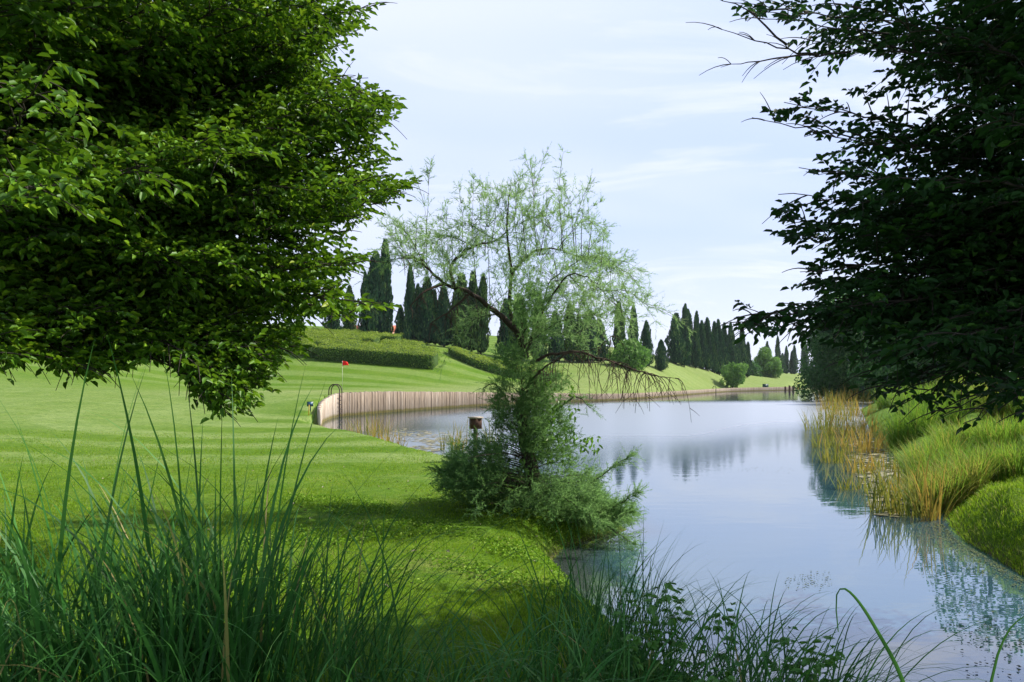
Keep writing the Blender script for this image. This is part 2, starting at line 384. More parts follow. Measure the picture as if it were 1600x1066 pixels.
for a in [(100, 760, 12), (400, 760, 12), (0, 685, 22), (400, 685, 24), (600, 685, 24), (300, 640, 38), (450, 642, 38), (0, 622, 42), (200, 618, 46), (440, 614, 48), (500, 613, 52), (440, 607.5, 72),
          (0, 600, 55), (0, 562, 75), (0, 535, 100), (200, 592, 72), (200, 555, 95), (200, 522, 125), (-400, 590, 60), (-400, 530, 110), (400, 594, 85), (440, 570, 95), (380, 522, 128),
          (600, 612, 56), (600, 606, 78), (600, 592, 88), (600, 571, 98), (600, 533, 124), (600, 528, 150), (690, 573, 100), (700, 545, 120), (700, 612, 68), (700, 606, 84), (700, 592, 94),
          (800, 610, 82), (800, 592, 104), (800, 562, 128), (860, 612, 88), (900, 608, 95), (1000, 612, 102), (1000, 600, 116), (1000, 568, 142), (1050, 608, 142), (1050, 574, 175), (1120, 605.5, 184), (1130, 583, 230),
          (1160, 604, 205), (1240, 603.2, 235), (1200, 584, 300), (1260, 586, 320), (1200, 584, 480), (1087, 577, 194), (1087, 579, 250), (1087, 601, 168), (1110, 580, 203), (1110, 603, 183), (1150, 583.5, 238), (1150, 600, 208), (1060, 574, 183), (1030, 571, 162), (970, 566, 148), (1000, 566, 250), (1050, 573, 280), (1100, 580, 350), (1150, 583, 420), (940, 564, 146), (700, 520, 220), (300, 500, 220), (-300, 490, 260),
          (1600, 758, 10.5), (1750, 690, 13), (1450, 655, 30), (1600, 640, 30), (1500, 620, 60), (1600, 606, 60), (1400, 612, 110), (1700, 602, 100), (1340, 604, 270), (1330, 592, 330), (1600, 590, 300), (2200, 600, 60), (1500, 765, 13.2), (1560, 770, 11.5), (1480, 705, 19)]: cp(*a)
ctl = np.array(ctl)
def uv(X, Y):
    Yc = np.maximum(Y, -9.0) + 13.0
    return np.stack([np.clip(X / Yc, -2.2, 2.2) * 1.6, np.log(Yc)], -1)
def tps(r2): return .5 * r2 * np.log(r2 + 1e-12)
cu = uv(ctl[:, 0], ctl[:, 1]); n = len(ctl)
A = np.zeros((n + 3, n + 3)); A[:n, :n] = tps(((cu[:, None] - cu[None]) ** 2).sum(-1)) + np.eye(n) * .0006
A[:n, n] = 1; A[:n, n + 1:] = cu; A[n, :n] = 1; A[n + 1:, :n] = cu.T
sol = np.linalg.solve(A, np.concatenate([ctl[:, 2], np.zeros(3)]))
def land(X, Y):
    X = np.asarray(X, float); Y = np.asarray(Y, float); sh = X.shape
    q = uv(X.ravel(), Y.ravel()); z = sol[n] + q @ sol[n + 1:]
    for i in range(n): z = z + sol[i] * tps(((q - cu[i]) ** 2).sum(1))
    return np.clip(z, .22, 16).reshape(sh)
def terrain(X, Y):
    X = np.asarray(X, float); Y = np.asarray(Y, float)
    L = land(X, Y); d = sdist(LAKE, X, Y); dw = ldist(wl2, X, Y); ds = ldist(SOFT, X, Y)
    Rr = np.clip(.35 + .03 * Y, .35, 2.5)
    soft = -.04 + (L + .04) * sstep(0, 1, -d / Rr) ** .75
    # beside the wall the ground stays up to its back
    wz = np.interp(np.clip(Y, 36, 230), [v[1] for v in WALL], [v[2] for v in WALL])
    nearw = sstep(6, 1.0, dw)
    hard = np.where(d > -.05 - .0078 * Y, -.5, (L * (1 - nearw) + np.minimum(L, wz - .03) * nearw))
    k_ = sstep(1.0, 0, dw / (ds + 1e-6))
    out_ = np.where(dw < ds, np.where(d < 0, hard, 0), soft)
    near_end = (dw < 6) & (ds < 6)
    land_z = np.where(near_end & (d < 0), np.where(dw < ds, hard, np.minimum(soft, soft)), out_)
    lump = (.035 * np.sin(X * 5.1 + 1.7 * np.sin(Y * 2.3)) * np.sin(Y * 4.3 + 1.3 * np.sin(X * 3.1)) + .03 * np.sin(X * 11 + Y * 3) * np.sin(Y * 9 - X * 2)) * sstep(4.5, 6, X) * sstep(17, 13, Y) * sstep(.1, .6, -d)
    return np.where(d >= 0, -.04 - .55 * sstep(0, 1.2, d), land_z + lump), d, dw, ds
def gz(x, y): return float(terrain(np.array([x]), np.array([y]))[0][0])

ys = np.concatenate([np.linspace(-9, 3, 30, endpoint=False), np.linspace(3, 16, 130, endpoint=False), np.linspace(16, 35, 90, endpoint=False), np.linspace(35, 100, 190, endpoint=False),
                     np.linspace(100, 260, 170, endpoint=False), np.geomspace(260, 1600, 34)])
us = np.concatenate([np.linspace(-2.6, -.75, 50, endpoint=False), np.linspace(-.75, .8, 330, endpoint=False), np.linspace(.8, 2.6, 50)])
U, YY = np.meshgrid(us, ys); XX = U * (YY + 13)
Z, D, DW, DS = terrain(XX, YY)
Z = Z + np.where(D < -.8, .02, 0) * np.sin(XX * 2.1 + YY * 1.3) * np.cos(YY * 1.7 - XX) 
nr, nc = XX.shape
ii = (np.arange(nr - 1)[:, None] * nc + np.arange(nc - 1)[None]).ravel()
gf = np.stack([ii, ii + 1, ii + nc + 1, ii + nc], -1)
soilv = np.where(DS < DW, sstep(-.22, -.02, D), 0); soilv = np.where(D > 0, 1, soilv)
palev = sstep(16, 9, DW) * (D < 0) * sstep(44, 52, YY) * sstep(200, 120, YY)
palev = np.maximum(palev, .8 * sstep(80, 120, YY) * sstep(5, 20, XX + .05 * YY))
s_ = np.hypot((XX + 9), (YY - 40) * .8)
strp = .5 + .5 * np.sin(2 * np.pi * s_ / 3.6)
strp = sstep(.2, .8, strp + .25 * np.sin(s_ * 1.13)) * sstep(11, 20, YY) * sstep(70, 45, YY) * (XX < 0)
hs = sstep(.3, .7, .5 + .5 * np.sin(2 * np.pi * (YY + .15 * XX) / 6.5)) * sstep(60, 75, YY) * .6
strp = np.maximum(strp, hs)
strp = np.maximum(strp, .8 * sstep(-9, -15, XX) * sstep(20, 32, YY) * sstep(70, 50, YY))
wornv = .42 + .75 * np.clip(np.exp(-((XX - 0) ** 2 + (YY - 8) ** 2) / 9) + np.exp(-((XX - 7) ** 2 + (YY - 10) ** 2) / 6) + sstep(85, 110, YY), 0, 1)
gnd = link_mesh('ground', np.stack([XX, YY, Z], -1).reshape(-1, 3), [gf], M['ground'], smooth=True,
                attrs={'soil': soilv.ravel(), 'pale': palev.ravel(), 'stripe': strp.ravel(), 'worn': wornv.ravel()})
tag(gnd, kind='structure')

wy = np.concatenate([np.linspace(1.5, 20, 150, endpoint=False), np.linspace(20, 60, 90, endpoint=False), np.geomspace(60, 285, 60)])
wu = np.linspace(-.35, .95, 260)
WU, WY = np.meshgrid(wu, wy); WX = WU * (WY + 6)
WD = sdist(LAKE, WX, WY); WS = ldist(SOFT, WX, WY)
sh = sstep(.7, .05, WS) * sstep(16, 11, WY) * sstep(6.2, 8, WY) * (WX < 3.2) * .6
rip = np.clip(.0 + .8 * sstep(17, 24, WY) * sstep(4, -2, WX) + 1.0 * sstep(12.5, 33, WY) * sstep(98, 72, WY) + .15 * sstep(50, 90, WY), 0, 1.0) * sstep(1, 9, ldist(wl2, WX, WY) + .5) * (1 - .75 * sstep(7, 2, ldist(shore_right[2:], WX, WY)) * sstep(45, 25, WY))
nr, nc = WX.shape; ii = (np.arange(nr - 1)[:, None] * nc + np.arange(nc - 1)[None]).ravel()
keep = WD.ravel()[ii] > -3.5
wf = np.stack([ii, ii + 1, ii + nc + 1, ii + nc], -1)[keep]
tag(link_mesh('water', np.stack([WX, WY, 0 * WX], -1).reshape(-1, 3), [wf], M['water'], attrs={'shallow': sh.ravel(), 'ripple': rip.ravel()}), kind='structure')

# ------------------------------------------------------------------ log retaining wall
b = MB()
for i, (x, y, zt) in enumerate(WALLS):
    r = .098 + rng.uniform(-.012, .01); zt2 = max(zt, .15) + rng.uniform(-.03, .03)
    ox, oy = rng.uniform(-.02, .02, 2)
    b.tube([(x + ox, y + oy, -.5), (x + ox + rng.uniform(-.02, .02), y + oy, zt2 * .5), (x + ox, y + oy, zt2 - .02), (x + ox, y + oy, zt2)], [r, r, r, r * .8], 7, float(np.clip(rng.normal(.5 + .3 * (y < 47), .15), 0, 1)))  # left-end logs tinted paler to imitate the sun on them
wo = b.build('retaining_wall', M['logs'])
tag(wo, 'curved retaining wall of upright grey weathered logs holding the green above the pond', 'wall')

# ------------------------------------------------------------------ ladders, flag, signs, posts
def ladder(px, pb, pt_over, half, label):
    i = np.argmin(abs(WALLS[:, 0] / WALLS[:, 1] - (px - 800) / F)); x, y, zt = WALLS[i]
    j = min(i + 3, len(WALLS) - 1); tx, ty = WALLS[j, 0] - WALLS[i - 3, 0], WALLS[j, 1] - WALLS[i - 3, 1]
    L = math.hypot(tx, ty); tx /= L; ty /= L; nx, ny = ty, -tx        # towards the water
    if sdist(LAKE, np.array([x + nx * .5]), np.array([y + ny * .5]))[0] < 0: nx, ny = -nx, -ny
    t = empty('ladder', (x, y, 0), label, 'ladder', 'pond ladders')
    for sgn in (-1, 1):
        m = MB(); ex, ey = x + tx * sgn * half, y + ty * sgn * half; pts = [(ex + nx * .24, ey + ny * .24, -.35), (ex + nx * .24, ey + ny * .24, zt + .15)]
        for a in np.linspace(0, np.pi, 12): pts.append((ex + nx * (.24 - .33 * (1 - math.cos(a))), ey + ny * (.24 - .33 * (1 - math.cos(a))), zt + .15 + .42 * math.sin(a)))
        pts.append((ex - nx * .42, ey - ny * .42, zt - .1))
        m.tube(pts, .032, 8); m.build('handrail', M['iron'], t, True)
    z = zt - .15
    while z > -.2:
        m = MB(); m.tube([(x - tx * half + nx * .24, y - ty * half + ny * .24, z), (x + tx * half + nx * .24, y + ty * half + ny * .24, z)], .026, 6); m.build('rung', M['iron'], t, True); z -= .26
    return t
ladder(526, 0, 0, .26, 'dark iron ladder with hooped rails at the left end of the log wall')
ladder(1117, 0, 0, .42, 'distant dark ladder with two hooped rails on the far low stretch of wall')

f0 = at(535, 609.5, 66); f0[2] = gz(f0[0], f0[1]); top = at(535, 564, f0[1])
t = empty('golf_flag', f0, 'small red flag on a thin pole on the green before the hedge', 'flag')
m = MB(); m.tube([f0 - [0, 0, .1], [f0[0], f0[1], top[2]]], .014, 6); m.build('pole', M['white'], t)
m = MB(); g_ = []
for a in np.linspace(0, 1, 9):
    for c_ in np.linspace(0, 1, 5): g_.append((top[0] - .12 + .58 * a - .12 * (1 - c_) * a + .1, top[1] + .07 * math.sin(a * 7 + c_) - .1 * a, top[2] - .42 * c_ * (1 - .3 * a) - .10 * a * a))
ii = np.array([[r_ * 5 + c_, r_ * 5 + c_ + 1, r_ * 5 + c_ + 6, r_ * 5 + c_ + 5] for r_ in range(8) for c_ in range(4)])
m.add(g_, [ii]); fl = m.build('flag_cloth', M['red'], t, True)
fl.modifiers.new('thickness', 'SOLIDIFY').thickness = .012

def sign(px, pbase, Y, wd, hgt, label, rz=.25):
    p0 = at(px, pbase, Y); p0[2] = gz(p0[0], p0[1]); t = empty('sign', p0, label, 'sign')
    m = MB(); m.tube([p0 - [0, 0, .1], p0 + [0, 0, hgt]], .03, 8); m.build('post', M['sign'], t)
    m = MB(); m.box(p0 + [0, -.05, hgt], (wd, .04, wd * .78), rz); bd = m.build('board', M['sign'], t)
    m = MB(); m.box(p0 + np.array([math.sin(rz) * .028, -.05 - math.cos(rz) * .028, hgt]), (wd * .74, .016, wd * .52), rz); m.build('panel', M['signface'] if Y < 100 else M['sign'], bd).location = (0, 0, 0)
    return t
def fixsub(o):                                   # a sub-part built in world space under a part of an Empty
    for ch in o.children:
        for g in ch.children: g.data.transform(__import__('mathutils').Matrix.Translation(tuple(-v for v in o.location)))
t = sign(485, 643, 38, .30, .33, 'small dark green sign with a blue panel left of the log wall'); fixsub(t)
t = sign(1196, 603, 207, 1.6, .9, 'dark low sign on the far lawn above the end of the pond', 0); fixsub(t)
def stake(px, Y, h, r, label, lean=0.):
    x = (px - 800) * Y / F; z = gz(x, Y)
    m = MB(); m.tube([(x, Y, z - .1), (x + lean * .5, Y, z + h * .5), (x + lean, Y, z + h - .04), (x + lean, Y, z + h)], [r, r, r, r * .4], 7)
    return tag(m.build('stake', M['yellow']), label, 'stake')
stake(482, 35.5, .5, .022, 'short thin yellow stake in the grass below the small sign', .03)
stake(1247, 228, 2.6, .10, 'thin yellow stake at the far end of the pond beside the wall end')
for i, (px, py, hh, lab) in enumerate([(1227, 611, 1.15, 'short dark wooden post in the far water, leftmost of three'), (1233.5, 612, 1.45, 'tallest of the three dark wooden posts in the far water'), (1239, 611.5, 1.3, 'dark wooden post in the far water, nearest the wall end')]):
    x, y = onwater(px, py); m = MB(); m.tube([(x, y, -.5), (x + .05, y, hh * .5), (x, y, hh - .1), (x, y, hh)], [.26, .25, .23, .16], 8)
    tag(m.build('mooring_post', M['brownwood']), lab, 'post', 'wooden posts in the far water')

bx, by = onwater(743, 700)
bx, by = (743 - 800) * 17.5 / F, 17.5
t = empty('nest_box', (bx, by, 0), 'brown wooden box with a pale lid on a post beside the tamarisk', 'nest box')
m = MB(); m.tube([(bx, by, -.4), (bx, by, 1.05)], .05, 8); m.build('post', M['brownwood'], t)
m = MB(); m.box((bx, by, 1.17), (.24, .22, .24), .3); m.build('box', M['brownwood'], t)
m = MB(); m.box((bx, by - .01, 1.305), (.30, .28, .03), .3); m.build('lid', M['greywood'], t)

# ------------------------------------------------------------------ house behind the cypresses
hx0, hx1 = at(532, 515, 165)[0], at(625, 515, 165)[0]; hz = gz((hx0 + hx1) / 2, 165)
zt = at(0, 519, 165)[2]; zr = at(0, 507, 165)[2]
t = empty('house', ((hx0 + hx1) / 2, 168, hz), 'low pink house with a red tiled roof glimpsed behind the cypresses', 'house')
m = MB(); m.box(((hx0 + hx1) / 2, 168, (hz - 1 + zt) / 2), (hx1 - hx0, 6, zt - hz + 1)); m.build('wall', M['housewall'], t)
m = MB(); xa, xb = hx0 - .4, hx1 + .4
m.add([(xa, 164.6, zt + .02), (xb, 164.6, zt + .02), (xb, 171.4, zt + .02), (xa, 171.4, zt + .02), (xa + 1.5, 168, zr), (xb - 1.5, 168, zr)], [np.array([[0, 1, 5, 4], [2, 3, 4, 5]]), np.array([[1, 2, 5], [3, 0, 4]]), np.array([[0, 3, 2, 1]])])
m.build('roof', M['roof'], t)
for q in range(4):
    m = MB(); m.box((hx0 + 1.8 + q * 3, 164.98, zt - 1.3), (.9, .06, 1.3)); m.build('window', M['signface'], t)

# ------------------------------------------------------------------ cypresses
def cypress_mesh(seed, slim, mat, nf=2600):
    """unit-height cypress around the origin"""
    r_ = np.random.RandomState(seed); m = MB()
    ph = r_.uniform(0, 6.28, 6)
    tt = r_.uniform(0, 1, nf) ** .85; az = r_.uniform(0, 2 * np.pi, nf)
    prof = slim * np.minimum(1, (tt / .10 + .45)) * (1 - tt ** 2.1) ** .75 * (1 + .13 * np.sin(tt * 13 + ph[0] + az) + .10 * np.sin(az * 3 + tt * 9 + ph[1]) + .09 * np.sin(tt * 37 + az * 5 + ph[2]) + .10 * np.sin(tt * 21 - az * 2 + ph[4]))
    rad = prof * (.72 + .34 * r_.uniform(0, 1, nf) ** .5)
    pos = np.stack([rad * np.cos(az), rad * np.sin(az), .015 + tt * .975], 1)
    d = np.stack([.30 * np.cos(az) + r_.normal(0, .16, nf), .30 * np.sin(az) + r_.normal(0, .16, nf), np.ones(nf)], 1)
    nrm = np.stack([np.cos(az), np.sin(az), .1 * np.ones(nf)], 1) + r_.normal(0, .45, (nf, 3))
    m.leaves(pos, d, nrm, r_.uniform(.024, .07, nf), r_.uniform(.010, .022, nf), np.clip(r_.normal(.45, .22, nf) + .22 * np.sin(az * 2 + ph[3] + tt * 6), 0, 1), .1)
    # inner core so that no daylight shows through the middle
    zs = np.linspace(.02, .93, 14); pr = slim * .72 * np.minimum(1, (zs / .10 + .45)) * (1 - zs ** 2.1) ** .75
    m.tube(np.stack([0 * zs, 0 * zs, zs], 1), np.maximum(pr, .003), 9, 0.0)
    g = {}
    for f in m.F: g.setdefault(f.shape[1], []).append(f)
    return link_mesh('crown', np.concatenate(m.V), [np.concatenate(v) for v in g.values()], mat, None, np.concatenate(m.T))
CY = []
for i, (s, sl_, mt) in enumerate([(1, .085, 'cypress'), (2, .115, 'cypress'), (3, .10, 'cypress_olive'), (4, .16, 'cypress'), (5, .075, 'cypress_olive'), (6, .135, 'cypress_olive')]):
    o = cypress_mesh(s, sl_, M[mt]); CY.append(o.data); bpy.data.objects.remove(o)
tm = MB(); tm.tube([(0, 0, -.05), (0, 0, .03), (0, 0, .5)], [.018, .014, .006], 7)
_t = tm.build('trunk', M['bark']); CYT = _t.data; bpy.data.objects.remove(_t)
CYN = 0
def cypress(px, ptop, pbase, Y, var, wpx, label, group):
    global CYN
    x = (px - 800) * Y / F; z0 = gz(x, Y); zt = CAMH + (HOR - ptop) * Y / F; h = zt - z0
    sl_ = [.085, .115, .10, .16, .075, .135][var]; wf_ = (wpx * Y / F) / (2.05 * sl_ * h) * float(rng.uniform(.84, 1.12))
    tilt = rng.normal(0, .014, 2); e = empty('cypress', (x, Y, z0), label, 'cypress', group, float(rng.uniform(0, 6.28))); CYN += 1
    for nm, me in (('crown', CY[var]), ('trunk', CYT)):
        c = bpy.data.objects.new(nm, me); col.objects.link(c); c.parent = e; c.scale = (h * wf_, h * wf_, h); c.rotation_euler = (float(tilt[0]), float(tilt[1]), 0)
    return e
G1 = 'cypresses along the hilltop behind the hedges'
for a in [(545, 448, 525, 138, 5, 22, 'dark cypress at the left end of the hill row, half hidden by hanging leaves'),
          (520, 440, 520, 142, 1, 26, 'cypress deepest behind the overhanging tree, left of the tall pair'),
          (572, 428, 530, 128, 1, 20, 'shorter dark cypress tucked against the left side of the tall pair'),
          (587, 398, 530, 126, 1, 38, 'broad thick cypress, the stouter of the tallest pair on the hill'),
          (601, 378, 530, 127, 0, 24, 'tallest slender cypress on the hill, rising above all others'),
          (626, 478, 536, 126, 1, 18, 'small low cypress standing just left of the thin spire'),
          (640, 418, 536, 124, 0, 20, 'lone thin spire of a cypress with a sharp pointed top'),
          (653, 446, 538, 126, 0, 16, 'narrow cypress hugging the right side of the thin spire'),
          (667, 436, 540, 124, 1, 34, 'wide dark cypress behind the dead bent branch of the tamarisk'),
          (694, 448, 541, 124, 1, 28, 'dark pointed cypress above the gap between the two hedge beds'),
          (680, 455, 541, 128, 0, 18, 'cypress wedged between the wide one and the one over the hedge gap'),
          (720, 430, 541, 124, 2, 30, 'olive tinged cypress over the left end of the small hedge bed'),
          (737, 428, 541, 126, 2, 24, 'left one of the close pair of cypresses above the small hedge bed'),
          (751, 432, 542, 125, 2, 24, 'right one of the close pair of cypresses above the small hedge bed'),
          (790, 470, 552, 128, 1, 24, 'cypress just left of the tamarisk trunk, behind its branches'),
          (810, 462, 556, 128, 5, 30, 'broad olive cypress directly behind the tamarisk trunk'),
          (842, 465, 558, 130, 2, 24, 'cypress close right of the tamarisk trunk seen through its foliage'),
          (868, 488, 560, 132, 1, 22, 'cypress behind the right half of the tamarisk crown'),
          (890, 478, 562, 134, 2, 24, 'pale pointed cypress behind the drooping dead twigs'),
          (905, 494, 563, 134, 2, 20, 'narrow cypress between the pale pointed one and the bushy conifer'),
          (921, 486, 563, 136, 3, 32, 'bushy rounded conifer behind the ends of the dead twigs'),
          (938, 500, 564, 138, 3, 26, 'low dark conifer left of the free standing cypress pair')]: cypress(*a, G1)
G2 = 'cypresses between the tamarisk and the pond end'
for a in [(969, 474, 565, 148, 2, 21, 'left one of two free standing cypresses above the round bush'),
          (990, 480, 566, 150, 0, 18, 'right one of two free standing cypresses above the round bush'),
          (1010, 503, 568, 152, 3, 22, 'stubby dark conifer right of the two free standing cypresses'),
          (1033, 532, 571, 156, 3, 22, 'lowest bushy dark conifer left of the long cypress row'),
          (1056, 492, 573, 188, 1, 26, 'broad front cypress at the left end of the long row'),
          (1069, 478, 574, 190, 1, 20, 'tallest cypress of the long row'),
          (1077, 486, 576, 196, 1, 20, 'cypress just right of the tallest in the long row'),
          (1087, 489, 576, 196, 0, 15, 'slim cypress with a sharp tip, fourth in the long row'),
          (1097, 503, 577, 200, 0, 14, 'narrow shorter cypress, fifth in the long row'),
          (1106, 499, 579, 202, 1, 18, 'twin topped cypress in the middle of the long row'),
          (1116, 505, 580, 206, 0, 16, 'cypress behind the round pine bush of the long row'),
          (1124, 502, 582, 212, 1, 15, 'cypress left of the last gap in the long row'),
          (1132, 507, 582, 214, 0, 13, 'thin cypress right before the last gap in the long row'),
          (1144, 506, 583, 225, 1, 16, 'cypress standing alone right above the round pine bush'),
          (1153, 532, 584, 228, 1, 12, 'short cypress between two taller ones at the right end of the long row'),
          (1160, 512, 584, 230, 0, 13, 'last tall cypress at the right end of the long row'),
          (1168, 536, 584, 232, 0, 10, 'small cypress at the foot of the last tall one')]: cypress(*a, G2)
G3 = 'small far cypresses at the pond end'
for a in [(1198, 535, 583, 345, 1, 11, 'far cypress rising behind the umbrella pine'),
          (1215, 527, 584, 345, 0, 9, 'tallest thin one of the small far cypresses'),
          (1223, 553, 584, 340, 1, 11, 'lowest of the small far cypresses, right of the thin tall one'),
          (1229, 542, 584, 350, 1, 8, 'far cypress in the middle of the last small group'),
          (1237, 550, 584, 352, 0, 7, 'thin far cypress squeezed inside the last small group'),
          (1241, 541, 584, 350, 1, 9, 'far cypress at the right of the last small group'),
          (1257, 530, 584, 330, 1, 12, 'far cypress against the left edge of the big leafy bank tree')]: cypress(*a, G3)

# ------------------------------------------------------------------ round bushes, pines, far trees
def leaf_cloud(lumps, n_per_m2, size, seed, up=.3):
    r_ = np.random.RandomState(seed); P = []; D_ = []; N_ = []; T = []
    for (c, rad) in lumps:
        c = np.asarray(c, float); rad = np.asarray(rad, float) * np.ones(3)
        n_ = int(n_per_m2 * 4 * np.pi * (rad.prod()) ** (2 / 3))
        v = r_.normal(size=(n_, 3)); v /= np.linalg.norm(v, axis=1)[:, None]
        rr = .62 + .42 * r_.uniform(0, 1, n_) ** .6
        P.append(c + v * rad * rr[:, None]); nn = v + r_.normal(0, .5, (n_, 3)); N_.append(nn)
        dd = np.cross(nn, r_.normal(size=(n_, 3))) + [0, 0, up] + v * .5; D_.append(dd)
        T.append(np.clip(r_.normal(.5 + r_.uniform(-.18, .18), .2, n_), 0, 1))
    P = np.concatenate(P); m = MB(); nn = len(P)
    m.leaves(P, np.concatenate(D_), np.concatenate(N_), r_.uniform(.7, 1.3, nn) * size, r_.uniform(.45, .75, nn) * size, np.concatenate(T), .12)
    return m
def blob_tree(name, px, py0, py1, Y, wpx, nl, size, mat, label, cat, seed, group=None, dens=9, trunk=True, depth=1.0, flat=False):
    """crown between rows py0 (top) and py1 (underside)"""
    r_ = np.random.RandomState(seed)
    x = (px - 800) * Y / F; z0 = gz(x, Y); zt = CAMH + (HOR - py0) * Y / F; zb = max(z0 + .05, CAMH + (HOR - py1) * Y / F); wd = wpx * Y / F / 2; zb = zb - (.3 * (zt - zb) if py1 >= 600 and not flat else 0); hh = (zt - zb) / 2
    e = empty(name, (x, Y, z0), label, cat, group)
    L = []
    for i in range(nl):
        v = r_.normal(size=3); v /= np.linalg.norm(v); v[2] = abs(v[2]) * 1.1 - .35 if flat and r_.rand() < .75 else v[2]
        q = r_.uniform(.45, .80); s = r_.uniform(.24, .40)
        L.append(((x + v[0] * wd * q, Y + v[1] * wd * q * depth, (zb + hh) + np.clip(v[2], -1, 1) * hh * q), (wd * s, wd * s * depth, min(hh, wd) * s * .9)))
    L.append(((x, Y, zb + hh), (wd * .55, wd * .55 * depth, hh * .58)))
    leaf_cloud(L, dens, size, seed).build('crown', mat, e)
    if trunk:
        m = MB(); tr = max(.1, wd * .07); zb2 = zb; zb = max(zb, z0 + .15); hh = (zt - zb) / 2
        m.tube([(x, Y, z0 - .3), (x + .1 * tr, Y, z0 + (zb - z0) * .5), (x - tr, Y, zb + hh * .6), (x - tr, Y, zb + hh * 1.3)], [tr * 1.3, tr, tr * .7, tr * .3], 8)
        m.build('trunk', M['bark'], e)
    return e
blob_tree('round_bush', 985, 529, 600, 134, 66, 26, .42, M['pine'], 'bright green round bush below the two free standing cypresses', 'bush', 11)
blob_tree('round_bush', 1145, 555, 600, 190, 42, 18, .5, M['pine'], 'neat ball shaped green bush at the foot of the long cypress row', 'bush', 12)
blob_tree('umbrella_pine', 1197, 545, 600, 260, 50, 20, .6, M['pine'], 'wide flat topped pine at the right end of the far lawn', 'pine tree', 13)
blob_tree('round_bush', 1177, 562, 600, 250, 30, 14, .55, M['darktree'], 'dull green bush between the ball shaped bush and the wide pine', 'bush', 14)
blob_tree('leafy_tree', 1330, 425, 640, 92, 165, 90, .32, M['darktree'], 'big leafy tree on the right bank at the far end of the reeds', 'tree', 15, dens=12)
blob_tree('leafy_tree', 1450, 425, 630, 75, 210, 70, .34, M['darktree'], 'broad dark tree on the right bank behind the hanging branches', 'tree', 16, dens=9)
blob_tree('leafy_tree', 1555, 335, 560, 33, 230, 22, .22, M['darktree'], 'dark tree at the right edge of the bank behind the hanging branches', 'tree', 17, dens=8)
blob_tree('leafy_tree', 60, 330, 520, 140, 260, 50, .7, M['darktree'], 'large tree on the hill at far left, seen through gaps in the near leaves', 'tree', 18, dens=3)
blob_tree('leafy_tree', 330, 420, 515, 150, 200, 40, .7, M['darktree'], 'dark rounded tree on the hilltop behind the near overhanging leaves', 'tree', 19, dens=3)

# ------------------------------------------------------------------ hedges
def hedge(rows, h, label, group, seed, dens=70, light=.0):
    """rows: centre line (X, Y, half width)"""
    r_ = np.random.RandomState(seed); ln = smooth_line(rows, .35); m = MB(); core = MB()
    c0 = ln[len(ln) // 2]; e = empty('hedge', (c0[0], c0[1], gz(c0[0], c0[1])), label, 'hedge', group)
    tang = np.gradient(ln[:, :2], axis=0); tang /= np.linalg.norm(tang, axis=1)[:, None]; nrm = np.stack([-tang[:, 1], tang[:, 0]], 1)
    zg = terrain(ln[:, 0], ln[:, 1])[0]
    ring = []
    for i in range(len(ln)):
        hw = ln[i, 2]; hw2 = hw * .9; c = np.array([ln[i, 0], ln[i, 1]])
        za = gz(*(c - nrm[i] * hw)); zb = gz(*(c + nrm[i] * hw))
        for s, z in ((-1, za - .2), (-1, za + h * .93), (1, zb + h * .93), (1, zb - .2)): ring.append((c[0] + nrm[i, 0] * hw2 * s, c[1] + nrm[i, 1] * hw2 * s, z))
    nn = len(ln); ii = np.arange(nn - 1) * 4
    q = np.concatenate([np.stack([ii + a, ii + b_, ii + 4 + b_, ii + 4 + a], -1) for a, b_ in ((0, 1), (1, 2), (2, 3))])
    core.add(ring, [q, np.array([[0, 3, 2, 1], [4 * nn - 4, 4 * nn - 3, 4 * nn - 2, 4 * nn - 1]])])
    core.build('branches', M['hedge_core'], e)
    L = nn * .35; wmean = ln[:, 2].mean()
    n_ = int(L * (2 * wmean + 2 * h) * dens)
    k_ = r_.randint(0, nn, n_); hw = ln[k_, 2]; zg1 = terrain(ln[k_, 0] - nrm[k_, 0] * hw, ln[k_, 1] - nrm[k_, 1] * hw)[0]; zg2 = terrain(ln[k_, 0] + nrm[k_, 0] * hw, ln[k_, 1] + nrm[k_, 1] * hw)[0]
    face = r_.uniform(0, 1, n_) * (2 * wmean + 2 * h); top_ = face < 2 * wmean; sgn = np.where(face < 2 * wmean + h, -1, 1)
    off0 = r_.uniform(-1, 1, n_)
    off = np.where(top_, off0, sgn * (1 + r_.normal(0, .05, n_) + .06 * np.sin(k_ * .35 / 1.1 + seed))); zz_ = np.where(top_, h * (1 + r_.normal(0, .06, n_) + .05 * np.sin(k_ * .35 / .9 + off0 * 3 + seed) + .04 * np.sin(k_ * .35 / .37 + seed)), h * r_.uniform(0, 1, n_))
    zb_ = zg1 + (zg2 - zg1) * (np.clip(off, -1, 1) + 1) / 2
    jit = r_.normal(0, .1, n_)
    P = np.stack([ln[k_, 0] + nrm[k_, 0] * off * hw + tang[k_, 0] * jit * 2, ln[k_, 1] + nrm[k_, 1] * off * hw + tang[k_, 1] * jit * 2, zb_ + zz_], 1)
    N_ = np.where(top_[:, None], [[0, 0, 1.]], np.stack([nrm[k_, 0] * sgn, nrm[k_, 1] * sgn, 0 * hw], 1)) + r_.normal(0, .55, (n_, 3))
    Dv = np.cross(N_, r_.normal(size=(n_, 3))); Dv = np.where(top_[:, None], Dv + [[0, 0, .25]], Dv)
    m.leaves(P, Dv, N_, r_.uniform(.10, .22, n_), r_.uniform(.06, .12, n_), np.clip(r_.normal(.42, .2, n_) + np.where(top_, .42 + light, -.05), 0, 1), .12)  # sunlit tops and shaded sides put into the leaf tint
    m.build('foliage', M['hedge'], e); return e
def hl(*pts): return [((px - 800) * Y / F, Y, w_) for px, Y, w_ in pts]
